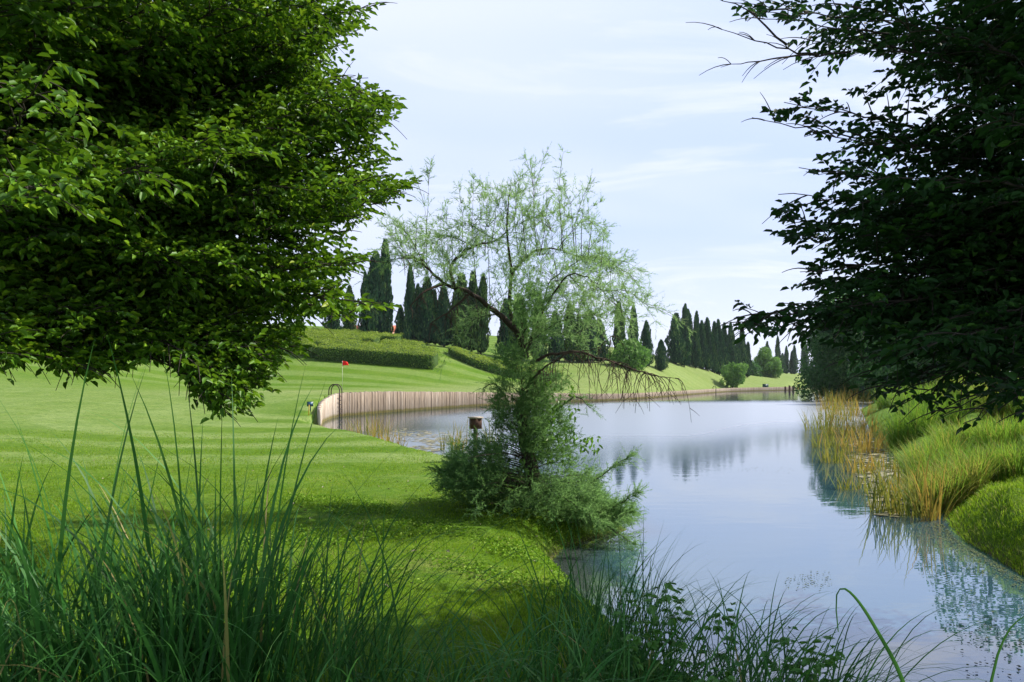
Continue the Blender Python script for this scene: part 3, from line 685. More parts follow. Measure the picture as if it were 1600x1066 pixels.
GH = 'clipped hedge rows on the slope'
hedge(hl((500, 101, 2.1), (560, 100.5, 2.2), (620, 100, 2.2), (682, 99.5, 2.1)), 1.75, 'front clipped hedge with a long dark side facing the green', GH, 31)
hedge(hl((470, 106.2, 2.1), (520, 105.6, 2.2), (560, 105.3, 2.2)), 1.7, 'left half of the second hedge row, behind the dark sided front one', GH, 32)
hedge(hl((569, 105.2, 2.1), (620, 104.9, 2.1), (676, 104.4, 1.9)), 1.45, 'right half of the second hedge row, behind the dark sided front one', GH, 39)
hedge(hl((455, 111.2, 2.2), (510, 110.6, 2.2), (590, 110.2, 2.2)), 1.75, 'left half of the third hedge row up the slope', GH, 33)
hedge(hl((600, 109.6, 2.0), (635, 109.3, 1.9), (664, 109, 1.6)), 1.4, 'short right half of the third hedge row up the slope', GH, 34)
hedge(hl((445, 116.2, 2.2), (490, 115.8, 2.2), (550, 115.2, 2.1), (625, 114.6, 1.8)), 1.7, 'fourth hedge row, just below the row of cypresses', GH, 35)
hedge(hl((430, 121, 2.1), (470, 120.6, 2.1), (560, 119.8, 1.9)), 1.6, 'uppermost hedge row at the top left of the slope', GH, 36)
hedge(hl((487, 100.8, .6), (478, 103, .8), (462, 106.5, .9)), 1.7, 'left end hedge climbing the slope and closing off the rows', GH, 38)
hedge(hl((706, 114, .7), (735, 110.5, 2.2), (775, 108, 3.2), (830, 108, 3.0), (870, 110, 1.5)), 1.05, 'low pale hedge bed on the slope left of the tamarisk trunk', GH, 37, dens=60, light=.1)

# ------------------------------------------------------------------ big broadleaf trees framing the view
def curve(a, c, b_, n_):
    t = np.linspace(0, 1, n_)[:, None]; return a * (1 - t) ** 2 + 2 * c * t * (1 - t) + b_ * t * t
def unit(v): return v / (np.linalg.norm(v) + 1e-9)
def broad_tree(name, base, trunk_pts, trunk_r, limbs, poly, leaf, leafmat, label, seed, bare=(), sec_step=.105, dens=1.0, thin=None):
    r_ = np.random.RandomState(seed); e = empty(name, base, label, 'tree'); wood = MB(); lf = MB()
    tp = np.asarray(trunk_pts, float); wood.tube(smooth_line(tp, .3), np.interp(np.linspace(0, 1, len(smooth_line(tp, .3))), [0, .05, 1], [trunk_r * 1.35, trunk_r, trunk_r * .35]), 12)
    LP = []; LD = []; LN = []; LS = []; LT = []
    for li, (T, droop, sz) in enumerate(limbs):
        T = np.asarray(T, float)
        dist = np.linalg.norm(T[:2] - tp[0, :2]); zs = np.clip(T[2] - .25 * dist + r_.uniform(-.3, .3), tp[0, 2] + 2.7, tp[-1, 2] - .2)
        S = np.array([np.interp(zs, tp[:, 2], tp[:, 0]), np.interp(zs, tp[:, 2], tp[:, 1]), zs])
        mid = (S + T) / 2 + [r_.uniform(-.25, .25), r_.uniform(-.25, .25), droop * dist * .3]
        L = np.linalg.norm(T - S); npt = max(8, int(L / .12)); P = curve(S, mid, T, npt)
        P[1:-1] += r_.normal(0, .012, (npt - 2, 3))
        ww = np.linspace(0, 1, npt); P += (np.sin(ww * np.pi * r_.uniform(2, 4))[:, None] * (1 - ww)[:, None] * .07 * L ** .5 * r_.normal(0, 1, 3))
        inside = [i_ for i_ in range(npt) if inpoly(poly, *pix(P[i_]))]
        if not inside: continue
        P = P[:inside[-1] + 1]; npt = len(P); L = L * npt / max(8, int(L / .12))
        if npt < 5: continue
        r0 = .012 + .0065 * L; wood.tube(P, np.linspace(r0 ** .5, .055, npt) ** 2, 6)
        tg = np.gradient(P, axis=0)
        side = 1; s = .18 * L
        cum = np.linspace(0, L, npt)
        while s < L + .01:
            t = s / L; p = np.array([np.interp(s, cum, P[:, q]) for q in range(3)]); d = unit(np.array([np.interp(s, cum, tg[:, q]) for q in range(3)]))
            last = s + sec_step * .8 >= L
            hz_ = unit(np.cross(d, [0, 0, 1]) + r_.normal(0, .25, 3)) * side
            ang = r_.uniform(.55, 1.05); sd = unit(d * math.cos(ang) + hz_ * math.sin(ang) + [0, 0, r_.normal(.02, .28)])
            if last: sd = d
            l2 = (.28 + .9 * (1 - t) ** .8) * r_.uniform(.55, 1.15) if not last else .3
            e2 = p + sd * l2; c2 = p + sd * l2 * .5 + [0, 0, .10 * l2]; e2 = e2 + [0, 0, -.10 * l2]
            n2 = 7; Q = curve(p, c2, e2, n2); px, py = pix(e2); mx, my = pix(Q[3])
            side = -side; s += sec_step * r_.uniform(.7, 1.3)
            if e2[1] < 1.6: continue
            if not inpoly(poly, mx, my): continue
            wood.tube(Q, np.linspace(.006, .0022, n2), 4, cap=False)
            # twigs
            tq = .12; sg = 1
            while tq <= 1.001:
                pp = np.array([np.interp(tq * (n2 - 1), np.arange(n2), Q[:, q]) for q in range(3)])
                end = tq > .93
                hx = unit(np.cross(sd, [0, 0, 1]) + r_.normal(0, .3, 3)) * sg
                td = unit(sd * .75 + hx * (.0 if end else .8) + r_.normal(0, .16, 3)); tl = r_.uniform(.10, .24)
                sg = -sg; tq += max(.10, .075 / l2) * r_.uniform(.8, 1.3) / dens
                te = pp + td * tl; ax, ay = pix(te); jx, jy = r_.normal(0, 8, 2)
                if not inpoly(poly, ax + jx, ay + jy): continue
                if thin is not None and r_.rand() < thin(ax, ay): continue
                nl = max(3, int(tl / .03)); tt = np.linspace(.1, 1, nl); sgn = np.where(np.arange(nl) % 2, 1, -1)
                lp = pp + td * tl * tt[:, None] - np.array([0, 0, 1]) * (.12 * tl * tt ** 2)[:, None]
                sv = unit(np.cross(td, [0, 0, 1]))
                ld = td * .75 + sv * (sgn * .85)[:, None] + r_.normal(0, .25, (nl, 3)) + [0, 0, -.22]
                ld[-1] = td + r_.normal(0, .1, 3)
                ln_ = np.array([0, 0, 1.]) + r_.normal(0, .42, (nl, 3)) + sv * r_.normal(0, .25)
                LP.append(lp); LD.append(ld); LN.append(ln_); LS.append(leaf * sz * r_.uniform(.65, 1.15, nl))
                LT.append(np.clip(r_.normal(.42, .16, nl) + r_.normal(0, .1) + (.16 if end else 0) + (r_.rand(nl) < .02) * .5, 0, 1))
    for P in bare:
        P = smooth_line(np.asarray(P, float), .09); P[1:] += r_.normal(0, .01, (len(P) - 1, 3)); wood.tube(P, np.linspace(.011, .002, len(P)), 5); P = P[::3]
        for q in range(1, len(P)):
            for rep in range(2):
                d = unit(unit(P[q] - P[q - 1]) + r_.normal(0, .33, 3)); l_ = r_.uniform(.12, .34)
                wood.tube(curve(P[q], P[q] + d * l_ * .5 + [0, 0, .03], P[q] + d * l_ + [0, 0, -.03], 5), np.linspace(.005, .002, 5), 4)
    S = np.concatenate(LS); LPc = np.concatenate(LP)
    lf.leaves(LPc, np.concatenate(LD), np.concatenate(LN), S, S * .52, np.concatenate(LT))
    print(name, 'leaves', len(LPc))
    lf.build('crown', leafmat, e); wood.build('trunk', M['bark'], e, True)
    return e

LEFTPOLY = [(-2600, -1600), (600, -1600), (640, -150), (610, -15), (596, 12), (560, 48), (528, 72), (490, 110), (550, 116), (588, 120), (628, 150), (622, 190), (572, 218), (636, 240), (588, 266), (668, 280), (648, 304), (596, 322), (555, 342), (540, 375), (586, 402), (545, 425), (530, 452), (616, 478), (565, 494), (485, 508), (478, 545), (432, 566), (427, 605), (392, 640), (350, 655), (300, 625), (268, 562), (226, 550), (168, 585), (95, 580), (62, 545), (30, 574), (-30, 572), (-2600, 640)]
r_ = np.random.RandomState(21)
ll = [(at(588, 8, 8.2), .25, 1), (at(545, 45, 7.6), .25, 1), (at(505, 95, 7.2), .2, 1), (at(618, 158, 8), .2, 1), (at(585, 135, 7), .2, 1), (at(622, 195, 7.6), .15, 1), (at(630, 245, 8), .15, 1), (at(658, 287, 8.3), .12, 1), (at(600, 300, 7.2), .15, 1), (at(565, 335, 7.6), .15, 1),
      (at(575, 404, 7.3), .15, 1), (at(550, 430, 8), .15, 1), (at(604, 484, 6.8), .18, 1), (at(520, 490, 7.5), .2, 1), (at(470, 530, 7), .25, 1), (at(420, 590, 6.6), .45, .95), (at(385, 632, 6.2), .6, .95), (at(345, 640, 6.0), .6, .95), (at(310, 600, 6.3), .45, .95), (at(425, 565, 6.2), .4, .95), (at(150, 575, 6), .4, .95), (at(95, 572, 5.6), .5, 1), (at(130, 575, 5.7), .5, 1), (at(110, 560, 5.9), .5, 1), (at(25, 568, 5.4), .5, 1), (at(5, 560, 5.6), .5, 1), (at(40, 560, 5.8), .5, 1), (at(200, 550, 6.1), .5, 1), (at(270, 560, 6.2), .5, 1), (at(235, 545, 6.4), .35, 1),
      (at(75, 110, 4.2), .2, 1), (at(75, 285, 4.2), .2, 1)]
tips = list(ll[:30])
for (T, dr, sz) in tips:
    for q in range(2): ll.append((T + np.array([r_.uniform(-.22, .02), r_.normal(0, .35), r_.normal(0, .13)]), dr, sz))
for px, py, Y in [(330, 575, 6.1), (365, 600, 6.2), (400, 585, 6.4), (350, 620, 6.0), (410, 620, 6.3), (300, 585, 6.3), (440, 545, 6.6), (380, 560, 6.6)]: ll.append((at(px, py, Y), .45, .95))
for i in range(26):                                # clumps of sprays, dark gaps between them
    Y = r_.uniform(5.6, 8.8); c = at(r_.uniform(60, 545), r_.uniform(-30, 480), Y)
    for q in range(3): ll.append((c + r_.normal(0, 1, 3) * [.3, .3, .10], r_.uniform(.1, .3), 1))
for i in range(14):
    Y = r_.uniform(8.5, 11.5); ll.append((at(r_.uniform(0, 500), r_.uniform(-40, 500), Y), r_.uniform(.1, .3), 1.1))
for i in range(44):  # unseen limbs above the frame, thickened to shade the left of the crown
    Y = r_.uniform(4, 10); ll.append((at(r_.uniform(-350, 420), r_.uniform(-420, -20), Y), .25, 1.1))
tb = np.array([-6.9, 8.2, gz(-6.9, 8.2)])
broad_tree('hornbeam_tree', tb, [tb - [0, 0, .3], tb + [.1, 0, 1.5], tb + [.25, -.1, 4], tb + [.3, .1, 7], tb + [.2, 0, 9.5]], .24, ll, LEFTPOLY, .082, M['left_leaf'],
           'big leafy tree filling the upper left with sunlit green sprays', 22)

RIGHTPOLY = [(1225, -1600), (1140, -260), (1130, 0), (1160, 30), (1236, 60), (1245, 105), (1215, 150), (1168, 182), (1185, 192), (1232, 188), (1262, 214), (1330, 205), (1315, 232), (1243, 258), (1262, 276), (1335, 282), (1212, 302), (1206, 345), (1222, 378), (1272, 392), (1245, 420), (1252, 448), (1300, 466), (1255, 474), (1146, 476), (1140, 512), (1190, 532), (1262, 526), (1300, 545), (1325, 598), (1368, 622), (1402, 648), (1430, 628), (1470, 656), (1512, 668), (1548, 640), (1605, 668), (3400, 760), (3400, -1600)]
r_ = np.random.RandomState(33)
rl = [(at(1140, 4, 7), .2, 1), (at(1190, 30, 6.5), .2, 1), (at(1235, 60, 6.8), .2, 1), (at(1175, 184, 6.4), .15, 1), (at(1225, 160, 6.6), .15, 1), (at(1262, 205, 6.2), .15, 1), (at(1248, 262, 6.4), .1, 1), (at(1216, 304, 6), .1, 1), (at(1210, 340, 6.2), .1, 1), (at(1225, 372, 6), .1, 1), (at(1250, 425, 6), .1, 1), (at(1255, 445, 6.5), .1, 1),
      (at(1152, 496, 5.6), .15, .95), (at(1158, 500, 5.7), .12, .95), (at(1185, 508, 5.6), .12, .95), (at(1280, 520, 6), .15, 1), (at(1330, 590, 6.2), .2, 1), (at(1395, 640, 6), .35, 1), (at(1470, 650, 5.4), .35, 1), (at(1505, 662, 5.2), .35, 1), (at(1590, 660, 4.8), .35, 1), (at(1560, 640, 5), .3, 1), (at(1440, 600, 5.8), .3, 1), (at(1370, 605, 6), .25, 1)]
for i in range(46):
    Y = r_.uniform(4.8, 8.5); rl.append((at(r_.uniform(1300, 1620), r_.uniform(220, 580), Y), r_.uniform(.1, .25), 1))
for i in range(12):
    Y = r_.uniform(4.5, 8); rl.append((at(r_.uniform(1320, 1620), r_.uniform(-20, 220), Y), r_.uniform(.1, .25), 1))
for i in range(14):
    Y = r_.uniform(4.5, 8); rl.append((at(r_.uniform(1480, 1800), r_.uniform(-50, 300), Y), r_.uniform(.1, .25), 1))
for i in range(26):
    Y = r_.uniform(4, 8); rl.append((at(r_.uniform(1300, 2000), r_.uniform(-380, -20), Y), .2, 1.1))
tb = np.array([7.3, 6.4, gz(7.3, 6.4)])
bare = [[at(1330, 80, 6.5), at(1260, 85, 6.5), at(1200, 72, 6.5), at(1140, 50, 6.5), at(1106, 38, 6.5)], [at(1280, 85, 6.6), at(1220, 90, 6.6), at(1160, 100, 6.5), at(1110, 105, 6.5)], [at(1230, 70, 6.6), at(1170, 20, 6.6), at(1120, -5, 6.6), at(1100, 0, 6.6)]]
broad_tree('shade_tree', tb, [tb - [0, 0, .3], tb + [-.1, 0, 1.5], tb + [-.25, -.1, 4], tb + [-.3, .1, 7], tb + [-.2, 0, 9.0]], .22, rl, RIGHTPOLY, .088, M['right_leaf'],
           'dark backlit tree hanging into the upper right with near black leaves', 34, bare, thin=lambda x, y: .5 if (y < 240 and x < 1480) else (.55 if y > 560 else (.3 if y > 470 and x > 1420 else .2)))

# ------------------------------------------------------------------ tamarisk
r_ = np.random.RandomState(55)
TY = 10.6
def tp_(px, py, dy=0.): return at(px, py, TY + dy)
tb = tp_(835, 822); tb[2] = gz(tb[0], tb[1])
tam = empty('tamarisk_tree', tb, 'feathery tamarisk with a sparse wispy crown leaning over the pond edge', 'tree')
wood = MB(); dead = MB(); fol = MB(); clim = MB()
def limb(pts, r0, r1, into=None, jitter=.012):
    P = smooth_line(np.array(pts), .06); P[1:-1] += r_.normal(0, jitter, (len(P) - 2, 3)) * .5
    (into or wood).tube(P, np.linspace(r0, r1, len(P)), 7); return P
trunkP = limb([tb - [0, 0, .2], tp_(838, 780), tp_(828, 720), tp_(815, 660), tp_(820, 600), tp_(822, 555)], .12, .085)
L1 = limb([tp_(822, 560), tp_(808, 520, -.1), tp_(775, 488, -.3), tp_(735, 458, -.5), tp_(700, 446, -.6), tp_(672, 424, -.6), tp_(655, 405, -.7), tp_(635, 403, -.8), tp_(615, 405, -.9)], .05, .004)
L1b = limb([tp_(712, 452, -.55), tp_(704, 425, -.4), tp_(712, 405, -.3), tp_(740, 385, -.2), tp_(775, 375, -.1), tp_(800, 355, 0)], .026, .005)
L1c = limb([tp_(690, 445, -.6), tp_(672, 450, -.8), tp_(655, 462, -.9), tp_(640, 480, -1.0)], .025, .006, dead)
L1d = limb([tp_(735, 458, -.5), tp_(712, 478, -.5), tp_(690, 495, -.5), tp_(665, 510, -.5)], .02, .005, dead)
L2 = limb([tp_(822, 558), tp_(800, 500, .2), tp_(796, 450, .3), tp_(802, 425, .3), tp_(820, 405, .4), tp_(840, 390, .4), tp_(870, 390, .5), tp_(905, 402, .6)], .034, .004)
L2b = limb([tp_(800, 428, .3), tp_(795, 390, .1), tp_(792, 350, 0), tp_(795, 310, -.1), tp_(800, 280, -.2)], .025, .005)
L3 = limb([tp_(822, 556), tp_(842, 500, -.2), tp_(868, 455, -.4), tp_(888, 430, -.5), tp_(915, 432, -.6), tp_(940, 455, -.7), tp_(955, 470, -.8)], .02, .003)
L4 = limb([tp_(822, 556), tp_(835, 510, .5), tp_(850, 470, .8), tp_(860, 440, .9), tp_(900, 410, 1), tp_(930, 400, 1)], .02, .003)
L5 = limb([tp_(826, 570), tp_(855, 556, -.2), tp_(900, 550, -.4), tp_(945, 562, -.5), tp_(975, 572, -.6), tp_(1010, 584, -.7), tp_(1060, 592, -.8)], .024, .003, dead)
L6 = limb([tp_(826, 600), tp_(850, 575, -.4), tp_(890, 552, -.6), tp_(930, 545, -.7), tp_(955, 525, -.8)], .016, .003, dead)
# dead hanging twigs
for P, nn, lo, hi in ((L5, 46, .25, .8), (L6, 16, .2, .6), (L1c, 10, .15, .35), (L1d, 14, .15, .4), (L1, 14, .2, .55)):
    for q in range(nn):
        i0 = r_.randint(len(P) // 4, len(P)); p = P[i0]; l_ = r_.uniform(lo, hi); a = r_.uniform(0, 6.28)
        out_ = np.array([math.cos(a) * .35 + .12, math.sin(a) * .35, 0.]) * l_
        Q = curve(p, p + out_ * .8 + [0, 0, .06 * l_], p + out_ * 1.1 - [0, 0, l_ * r_.uniform(.5, 1)], 7); dead.tube(Q, np.linspace(.0065, .0025, 7), 4)
        for w2 in range(r_.randint(1, 4)):
            pp = Q[r_.randint(2, 6)]; d = unit(np.array([r_.normal(0, .6), r_.normal(0, .6), -.7])); dead.tube([pp, pp + d * l_ * .18 + [.01, 0, 0], pp + d * l_ * .38], [.0038, .003, .002], 4)
def plumes(pts, dirs, lens, hairn, hl, hw, tint, twig=True, spread=1.0):
    for p, d, l in zip(pts, dirs, lens):
        d = unit(d); bend = np.array([r_.normal(0, .15), r_.normal(0, .15), r_.normal(-.12, .12)]) * l
        tt = np.linspace(.05, 1, hairn); ax = p + d * l * tt[:, None] + bend * (tt ** 2)[:, None]
        hd = d * .9 + r_.normal(0, .55 * spread, (hairn, 3))
        fol.hairs(ax, hd, hl * (1.15 - .6 * tt) * r_.uniform(.6, 1.3, hairn), hw, np.clip(tint + r_.normal(0, .13, hairn), 0, 1))
        if twig: wood.tube([p, p + d * l * .5 + bend * .25, p + d * l * .9 + bend * .8], [.0035, .0025, .0015], 3, cap=False)
# upright wispy shoots of the crown: (px, bottom, top)
shoots = [(664, 430, 300), (668, 420, 280), (735, 440, 262), (720, 400, 300), (748, 400, 282), (757, 400, 300), (775, 380, 295), (805, 400, 270), (812, 400, 288), (832, 400, 248), (838, 400, 262), (822, 390, 290), (850, 400, 285), (872, 390, 278), (884, 390, 282), (890, 395, 300), (910, 400, 320), (925, 400, 330),
          (700, 440, 330), (690, 440, 320), (650, 410, 330), (635, 405, 350), (940, 455, 385), (955, 470, 400), (790, 380, 310), (860, 440, 330), (900, 410, 310), (765, 480, 340)]
SH = []
for px, pb, pt in shoots:
    dy = r_.uniform(-.8, .9); c_ = [tp_(px + r_.uniform(-12, 12), pb, dy), tp_(px + r_.uniform(-5, 5), (pb + pt) / 2, dy), tp_(px + r_.uniform(-4, 8), pt + 8, dy + .1)]
    P = limb(c_, .0055, .0014, jitter=.006); SH.append(P)
# arching outer sprays
arch = [((905, 402, .6), (960, 420, .6), (985, 470, .5)), ((905, 402, .6), (950, 405, .5), (975, 430, .4)), ((930, 400, 1), (985, 430, .9), (1010, 470, .8)), ((955, 470, -.8), (985, 500, -.8), (990, 540, -.8)), ((940, 455, -.7), (980, 455, -.8), (1015, 480, -.9)), ((890, 430, -.5), (930, 480, -.5), (940, 530, -.5)),
        ((615, 405, -.9), (600, 420, -.9), (606, 450, -.9)), ((640, 405, -.8), (615, 375, -.8), (606, 360, -.8)), ((660, 410, -.7), (640, 370, -.6), (615, 350, -.5)), ((800, 355, 0), (840, 340, 0), (865, 360, 0)), ((870, 390, .5), (905, 350, .5), (930, 345, .4)), ((740, 385, -.2), (700, 370, -.1), (670, 385, 0)), ((850, 470, .8), (900, 460, .8), (925, 490, .8)), ((775, 375, -.1), (730, 350, 0), (705, 355, .1)), ((900, 410, 1), (925, 380, 1), (920, 350, 1)), ((780, 490, -.3), (740, 500, -.3), (715, 530, -.3)),
        ((860, 440, .9), (905, 490, 1), (930, 520, 1)), ((820, 540, -.4), (880, 500, -.6), (960, 490, -.8)), ((820, 540, .4), (880, 520, .6), (935, 535, .6))]
for a in arch: SH.append(limb([tp_(*q) for q in a], .006, .0016, jitter=.006))
SKEL = np.concatenate(SH + [L1[len(L1) // 3:], L1b, L2[len(L2) // 4:], L2b, L3, L4, trunkP])
for P in SH + [L1[len(L1) // 2:], L1b, L2[len(L2) // 3:], L2b, L3[len(L3) // 3:], L4[len(L4) // 3:]]:
    ln_ = len(P) * .06; nn = int(ln_ * 64)
    i0 = r_.randint(0, len(P), nn); tgt = np.gradient(P, axis=0)
    pts = P[i0]; d = np.array([unit(v) for v in tgt[i0]]) * .6 + r_.normal(0, .6, (nn, 3)) + [0, 0, .15]
    plumes(pts, d, r_.uniform(.08, .26, nn), 18, .05, .007, .8, twig=False)
    # a few long thin twigs carrying more plumes
    for q in range(int(ln_ * 11)):
        j = r_.randint(0, len(P)); d0 = unit(tgt[j] * 8 + r_.normal(0, .6, 3) + [0, 0, .1]); l_ = r_.uniform(.25, .6)
        Q = curve(P[j], P[j] + d0 * l_ * .6 + [0, 0, .05], P[j] + d0 * l_ + [0, 0, -.14 * l_], 6); wood.tube(Q, np.linspace(.003, .0012, 6), 4, cap=False)
        kk = 12; jj = r_.randint(1, 6, kk); plumes(Q[jj], d0 * .7 + r_.normal(0, .5, (kk, 3)), r_.uniform(.07, .2, kk), 16, .05, .0068, .82, twig=False)
# dense lower skirt, built from leafy boughs rooted at the trunk
boughs = []
def skirt(n_, box, tint, hlen, lenr, up):
    for q in range(n_):
        px = r_.uniform(box[0], box[2]); py = r_.uniform(box[1], box[3])
        boughs.append((px, py, tint, hlen, lenr, up))
def inell(c, rad): 
    while True:
        v = r_.uniform(-1, 1, 2)
        if v @ v < 1: return c[0] + v[0] * rad[0], c[1] + v[1] * rad[1]
for (c, rad, n_, tint, dyr) in [((818, 605), (26, 60), 50, .22, .22), ((815, 675), (36, 60), 105, .26, .32), ((838, 645), (36, 60), 60, .42, .35), ((800, 570), (24, 40), 24, .4, .3), ((750, 722), (42, 34), 135, .34, .55), ((722, 752), (36, 24), 80, .40, .6), ((795, 768), (80, 34), 190, .12, .8), ((880, 784), (64, 28), 190, .55, .6), ((900, 750), (30, 30), 46, .62, .5), ((940, 802), (46, 18), 110, .6, .4), ((858, 690), (40, 45), 80, .36, .4), ((830, 490), (28, 50), 60, .45, .35), ((850, 610), (30, 36), 26, .5, .35), ((785, 650), (14, 44), 26, .25, .25), ((700, 395), (62, 48), 44, .88, .7), ((812, 395), (44, 70), 40, .88, .7), ((895, 440), (52, 50), 26, .86, .7), ((950, 475), (40, 34), 12, .86, .5), ((650, 400), (30, 36), 8, .88, .4), ((780, 320), (60, 34), 24, .9, .5), ((880, 330), (42, 34), 18, .9, .5), ((825, 470), (55, 50), 34, .65, .6)]:  # bough tints imitate shade inside and at left, sun on the right
    for q in range(n_):
        px, py = inell(c, rad); p = tp_(px, py, r_.normal(0, dyr)); crown = tint >= .65 and c[1] < 500; p[2] = max(p[2], gz(p[0], p[1]) + .06 if sdist(LAKE, np.array([p[0]]), np.array([p[1]]))[0] < 0 else .08)
        ax = np.array([np.interp(p[2], trunkP[:, 2], trunkP[:, 0]), np.interp(p[2], trunkP[:, 2], trunkP[:, 1]), p[2] - .15])
        out_ = unit(p - ax); kk = 9
        if crown:
            kk = 6; out_ = unit(np.array([(px - 820) / 200, r_.normal(0, .4), .8])); s0 = SKEL[np.argmin(((SKEL - p) ** 2).sum(1) + 4 * np.maximum(SKEL[:, 2] - p[2], 0) ** 2)]; wood.tube(curve(s0, (s0 + p) / 2 + [0, 0, .05], p, 6), np.linspace(.0034, .001, 6), 3, cap=False)
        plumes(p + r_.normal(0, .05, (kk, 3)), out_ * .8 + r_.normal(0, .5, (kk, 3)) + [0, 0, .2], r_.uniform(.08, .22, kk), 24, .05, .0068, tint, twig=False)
        if not crown and r_.rand() < .2:
            wood.tube(curve(ax, (ax + p) / 2 + [0, 0, .1], p, 6), np.linspace(.009, .002, 6), 4, cap=False)
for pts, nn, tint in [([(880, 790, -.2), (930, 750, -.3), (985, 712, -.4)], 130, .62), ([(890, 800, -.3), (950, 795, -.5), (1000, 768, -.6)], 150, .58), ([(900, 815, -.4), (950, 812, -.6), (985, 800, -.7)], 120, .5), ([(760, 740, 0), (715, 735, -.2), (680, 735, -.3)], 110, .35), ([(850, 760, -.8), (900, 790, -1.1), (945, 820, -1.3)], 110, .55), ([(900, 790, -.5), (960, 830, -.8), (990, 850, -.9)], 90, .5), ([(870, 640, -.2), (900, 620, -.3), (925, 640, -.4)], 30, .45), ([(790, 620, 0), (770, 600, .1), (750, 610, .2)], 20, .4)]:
    P = limb([tp_(*q) for q in pts], .014, .003); tgt = np.gradient(P, axis=0); i0 = r_.randint(0, len(P), nn)
    d = np.array([unit(v) for v in tgt[i0]]) * .8 + r_.normal(0, .5, (nn, 3))
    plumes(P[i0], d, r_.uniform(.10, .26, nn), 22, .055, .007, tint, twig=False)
# climber leaves on the trunk
for (c, rad, n_) in [((875, 660), (35, 30), 50), ((880, 690), (40, 22), 50), ((925, 695), (16, 14), 22), ((850, 720), (40, 30), 40), ((860, 640), (25, 25), 25), ((870, 610), (30, 18), 20)]:
    P = []; 
    for q in range(n_):
        px, py = inell(c, rad); P.append(tp_(px, py, -.45 + r_.normal(0, .2)))
    n2 = len(P); clim.leaves(np.array(P), np.stack([r_.normal(0, .6, n2), r_.normal(0, .6, n2), -.8 + r_.normal(0, .4, n2)], 1), np.array([0, -.6, .6]) + r_.normal(0, .5, (n2, 3)), r_.uniform(.05, .09, n2), r_.uniform(.03, .045, n2), r_.uniform(.2, 1, n2))
fol.build('crown', M['tama'], tam); wood.build('trunk', M['tama_bark'], tam, True); dd = dead.build('dead_branch', M['dead_twig'], tam, True); clim.build('climber_foliage', M['climber'], tam)

# ------------------------------------------------------------------ lawn blades (short grass, nobody could count it)
r_ = np.random.RandomState(66)
def blades_field(n_, Ya, Yb, xf, pw, keepf, hfun, wfun, mat, name, tint=(.5, .22), lean=.9):
    t = r_.uniform(0, 1, n_); Y = 1 / (1 / Ya + t * (1 / Yb - 1 / Ya)); X = xf(n_, Y)
    z, d, dw, ds = terrain(X, Y); ok = (d < -.04) & keepf(X, Y); X, Y, z = X[ok], Y[ok], z[ok]; nn = len(X)
    m = MB(); m.blades(np.stack([X, Y, z - .005], 1), r_.uniform(0, 6.28, nn), r_.uniform(.05, .6, nn), r_.uniform(.2, lean, nn), hfun(Y) * r_.uniform(.4, 1.5, nn), wfun(Y), 2, np.clip(r_.normal(*tint, nn) + .16 * np.sin(X * 1.9 + 1.5 * np.sin(Y * 1.3)) * np.sin(Y * 2.1 + X) + .10 * np.sin(X * 6 + Y * 4), 0, 1), twist=1.5)
    o = m.build(name, mat); return tag(o, kind='stuff')
o = blades_field(210000, 4.2, 26, lambda n_, Y: r_.uniform(-.70, .12, n_) * Y, 1, lambda X, Y: X < 2.2, lambda Y: np.clip(.026 + .0006 * Y, .02, .04), lambda Y: np.clip(.0022 + .00045 * Y, .003, .012), M['lawn_blade'], 'lawn_grass')
tag(o, 'short mown grass of the near lawn left of the pond', 'grass')
o = blades_field(60000, 6.5, 16, lambda n_, Y: r_.uniform(.42, .80, n_) * Y, 1, lambda X, Y: X > 4.5, lambda Y: np.clip(.07 + .002 * Y, .05, .10), lambda Y: np.clip(.003 + .0005 * Y, .004, .012), M['lawn_blade'], 'bank_grass', (.55, .3), 1.6)
tag(o, 'short grass on the low bank at the lower right', 'grass')

M['clover'] = foliage('clover_leaf', [(0, (.06, .15, .008)), (.6, (.13, .25, .012)), (1, (.26, .36, .06))], .3, rough=.6, spec=.1)
m = MB()
for (xa, xb, ya, yb, n_) in ((-3.2, 1.0, 6.0, 11.0, 26000), (5.4, 10.5, 6.5, 13.0, 16000)):
    X = r_.uniform(xa, xb, n_); Y = r_.uniform(ya, yb, n_); pn = np.sin(X * 2.3 + 1.7 * np.sin(Y * 1.9)) + np.sin(Y * 3.1 + 1.3 * np.sin(X * 2.7 + 1)) + .6 * np.sin(X * 7 + Y * 5)
    z, d, dw, ds = terrain(X, Y); ok = (d < -.05) & (pn + r_.normal(0, .35, n_) > .35); X, Y, z = X[ok], Y[ok], z[ok]; nn = len(X); a = r_.uniform(0, 6.28, nn)
    m.leaves(np.stack([X, Y, z + r_.uniform(.015, .05, nn)], 1), np.stack([np.cos(a), np.sin(a), r_.normal(.1, .3, nn)], 1), np.array([0, 0, 1.]) + r_.normal(0, .4, (nn, 3)), r_.uniform(.018, .04, nn), r_.uniform(.015, .03, nn), np.clip(r_.normal(.5, .25, nn), 0, 1))
tag(m.build('clover', M['clover']), 'patches of small clover leaves in the near grass on both banks', 'clover', kind='stuff')
n_ = 170; Y = 1 / (1 / 6.0 + r_.uniform(0, 1, n_) * (1 / 22 - 1 / 6.0)); X = r_.uniform(-.55, .06, n_) * Y; z, d, dw, ds = terrain(X, Y); ok = d < -.1; n_ = int(ok.sum())
m = MB(); a = r_.uniform(0, 6.28, n_); m.leaves(np.stack([X[ok], Y[ok], z[ok] + .03], 1), np.stack([np.cos(a), np.sin(a), r_.normal(0, .3, n_)], 1), np.array([0, 0, 1.]) + r_.normal(0, .3, (n_, 3)), r_.uniform(.025, .06, n_), r_.uniform(.015, .03, n_), np.clip(r_.normal(.5, .3, n_), 0, 1))
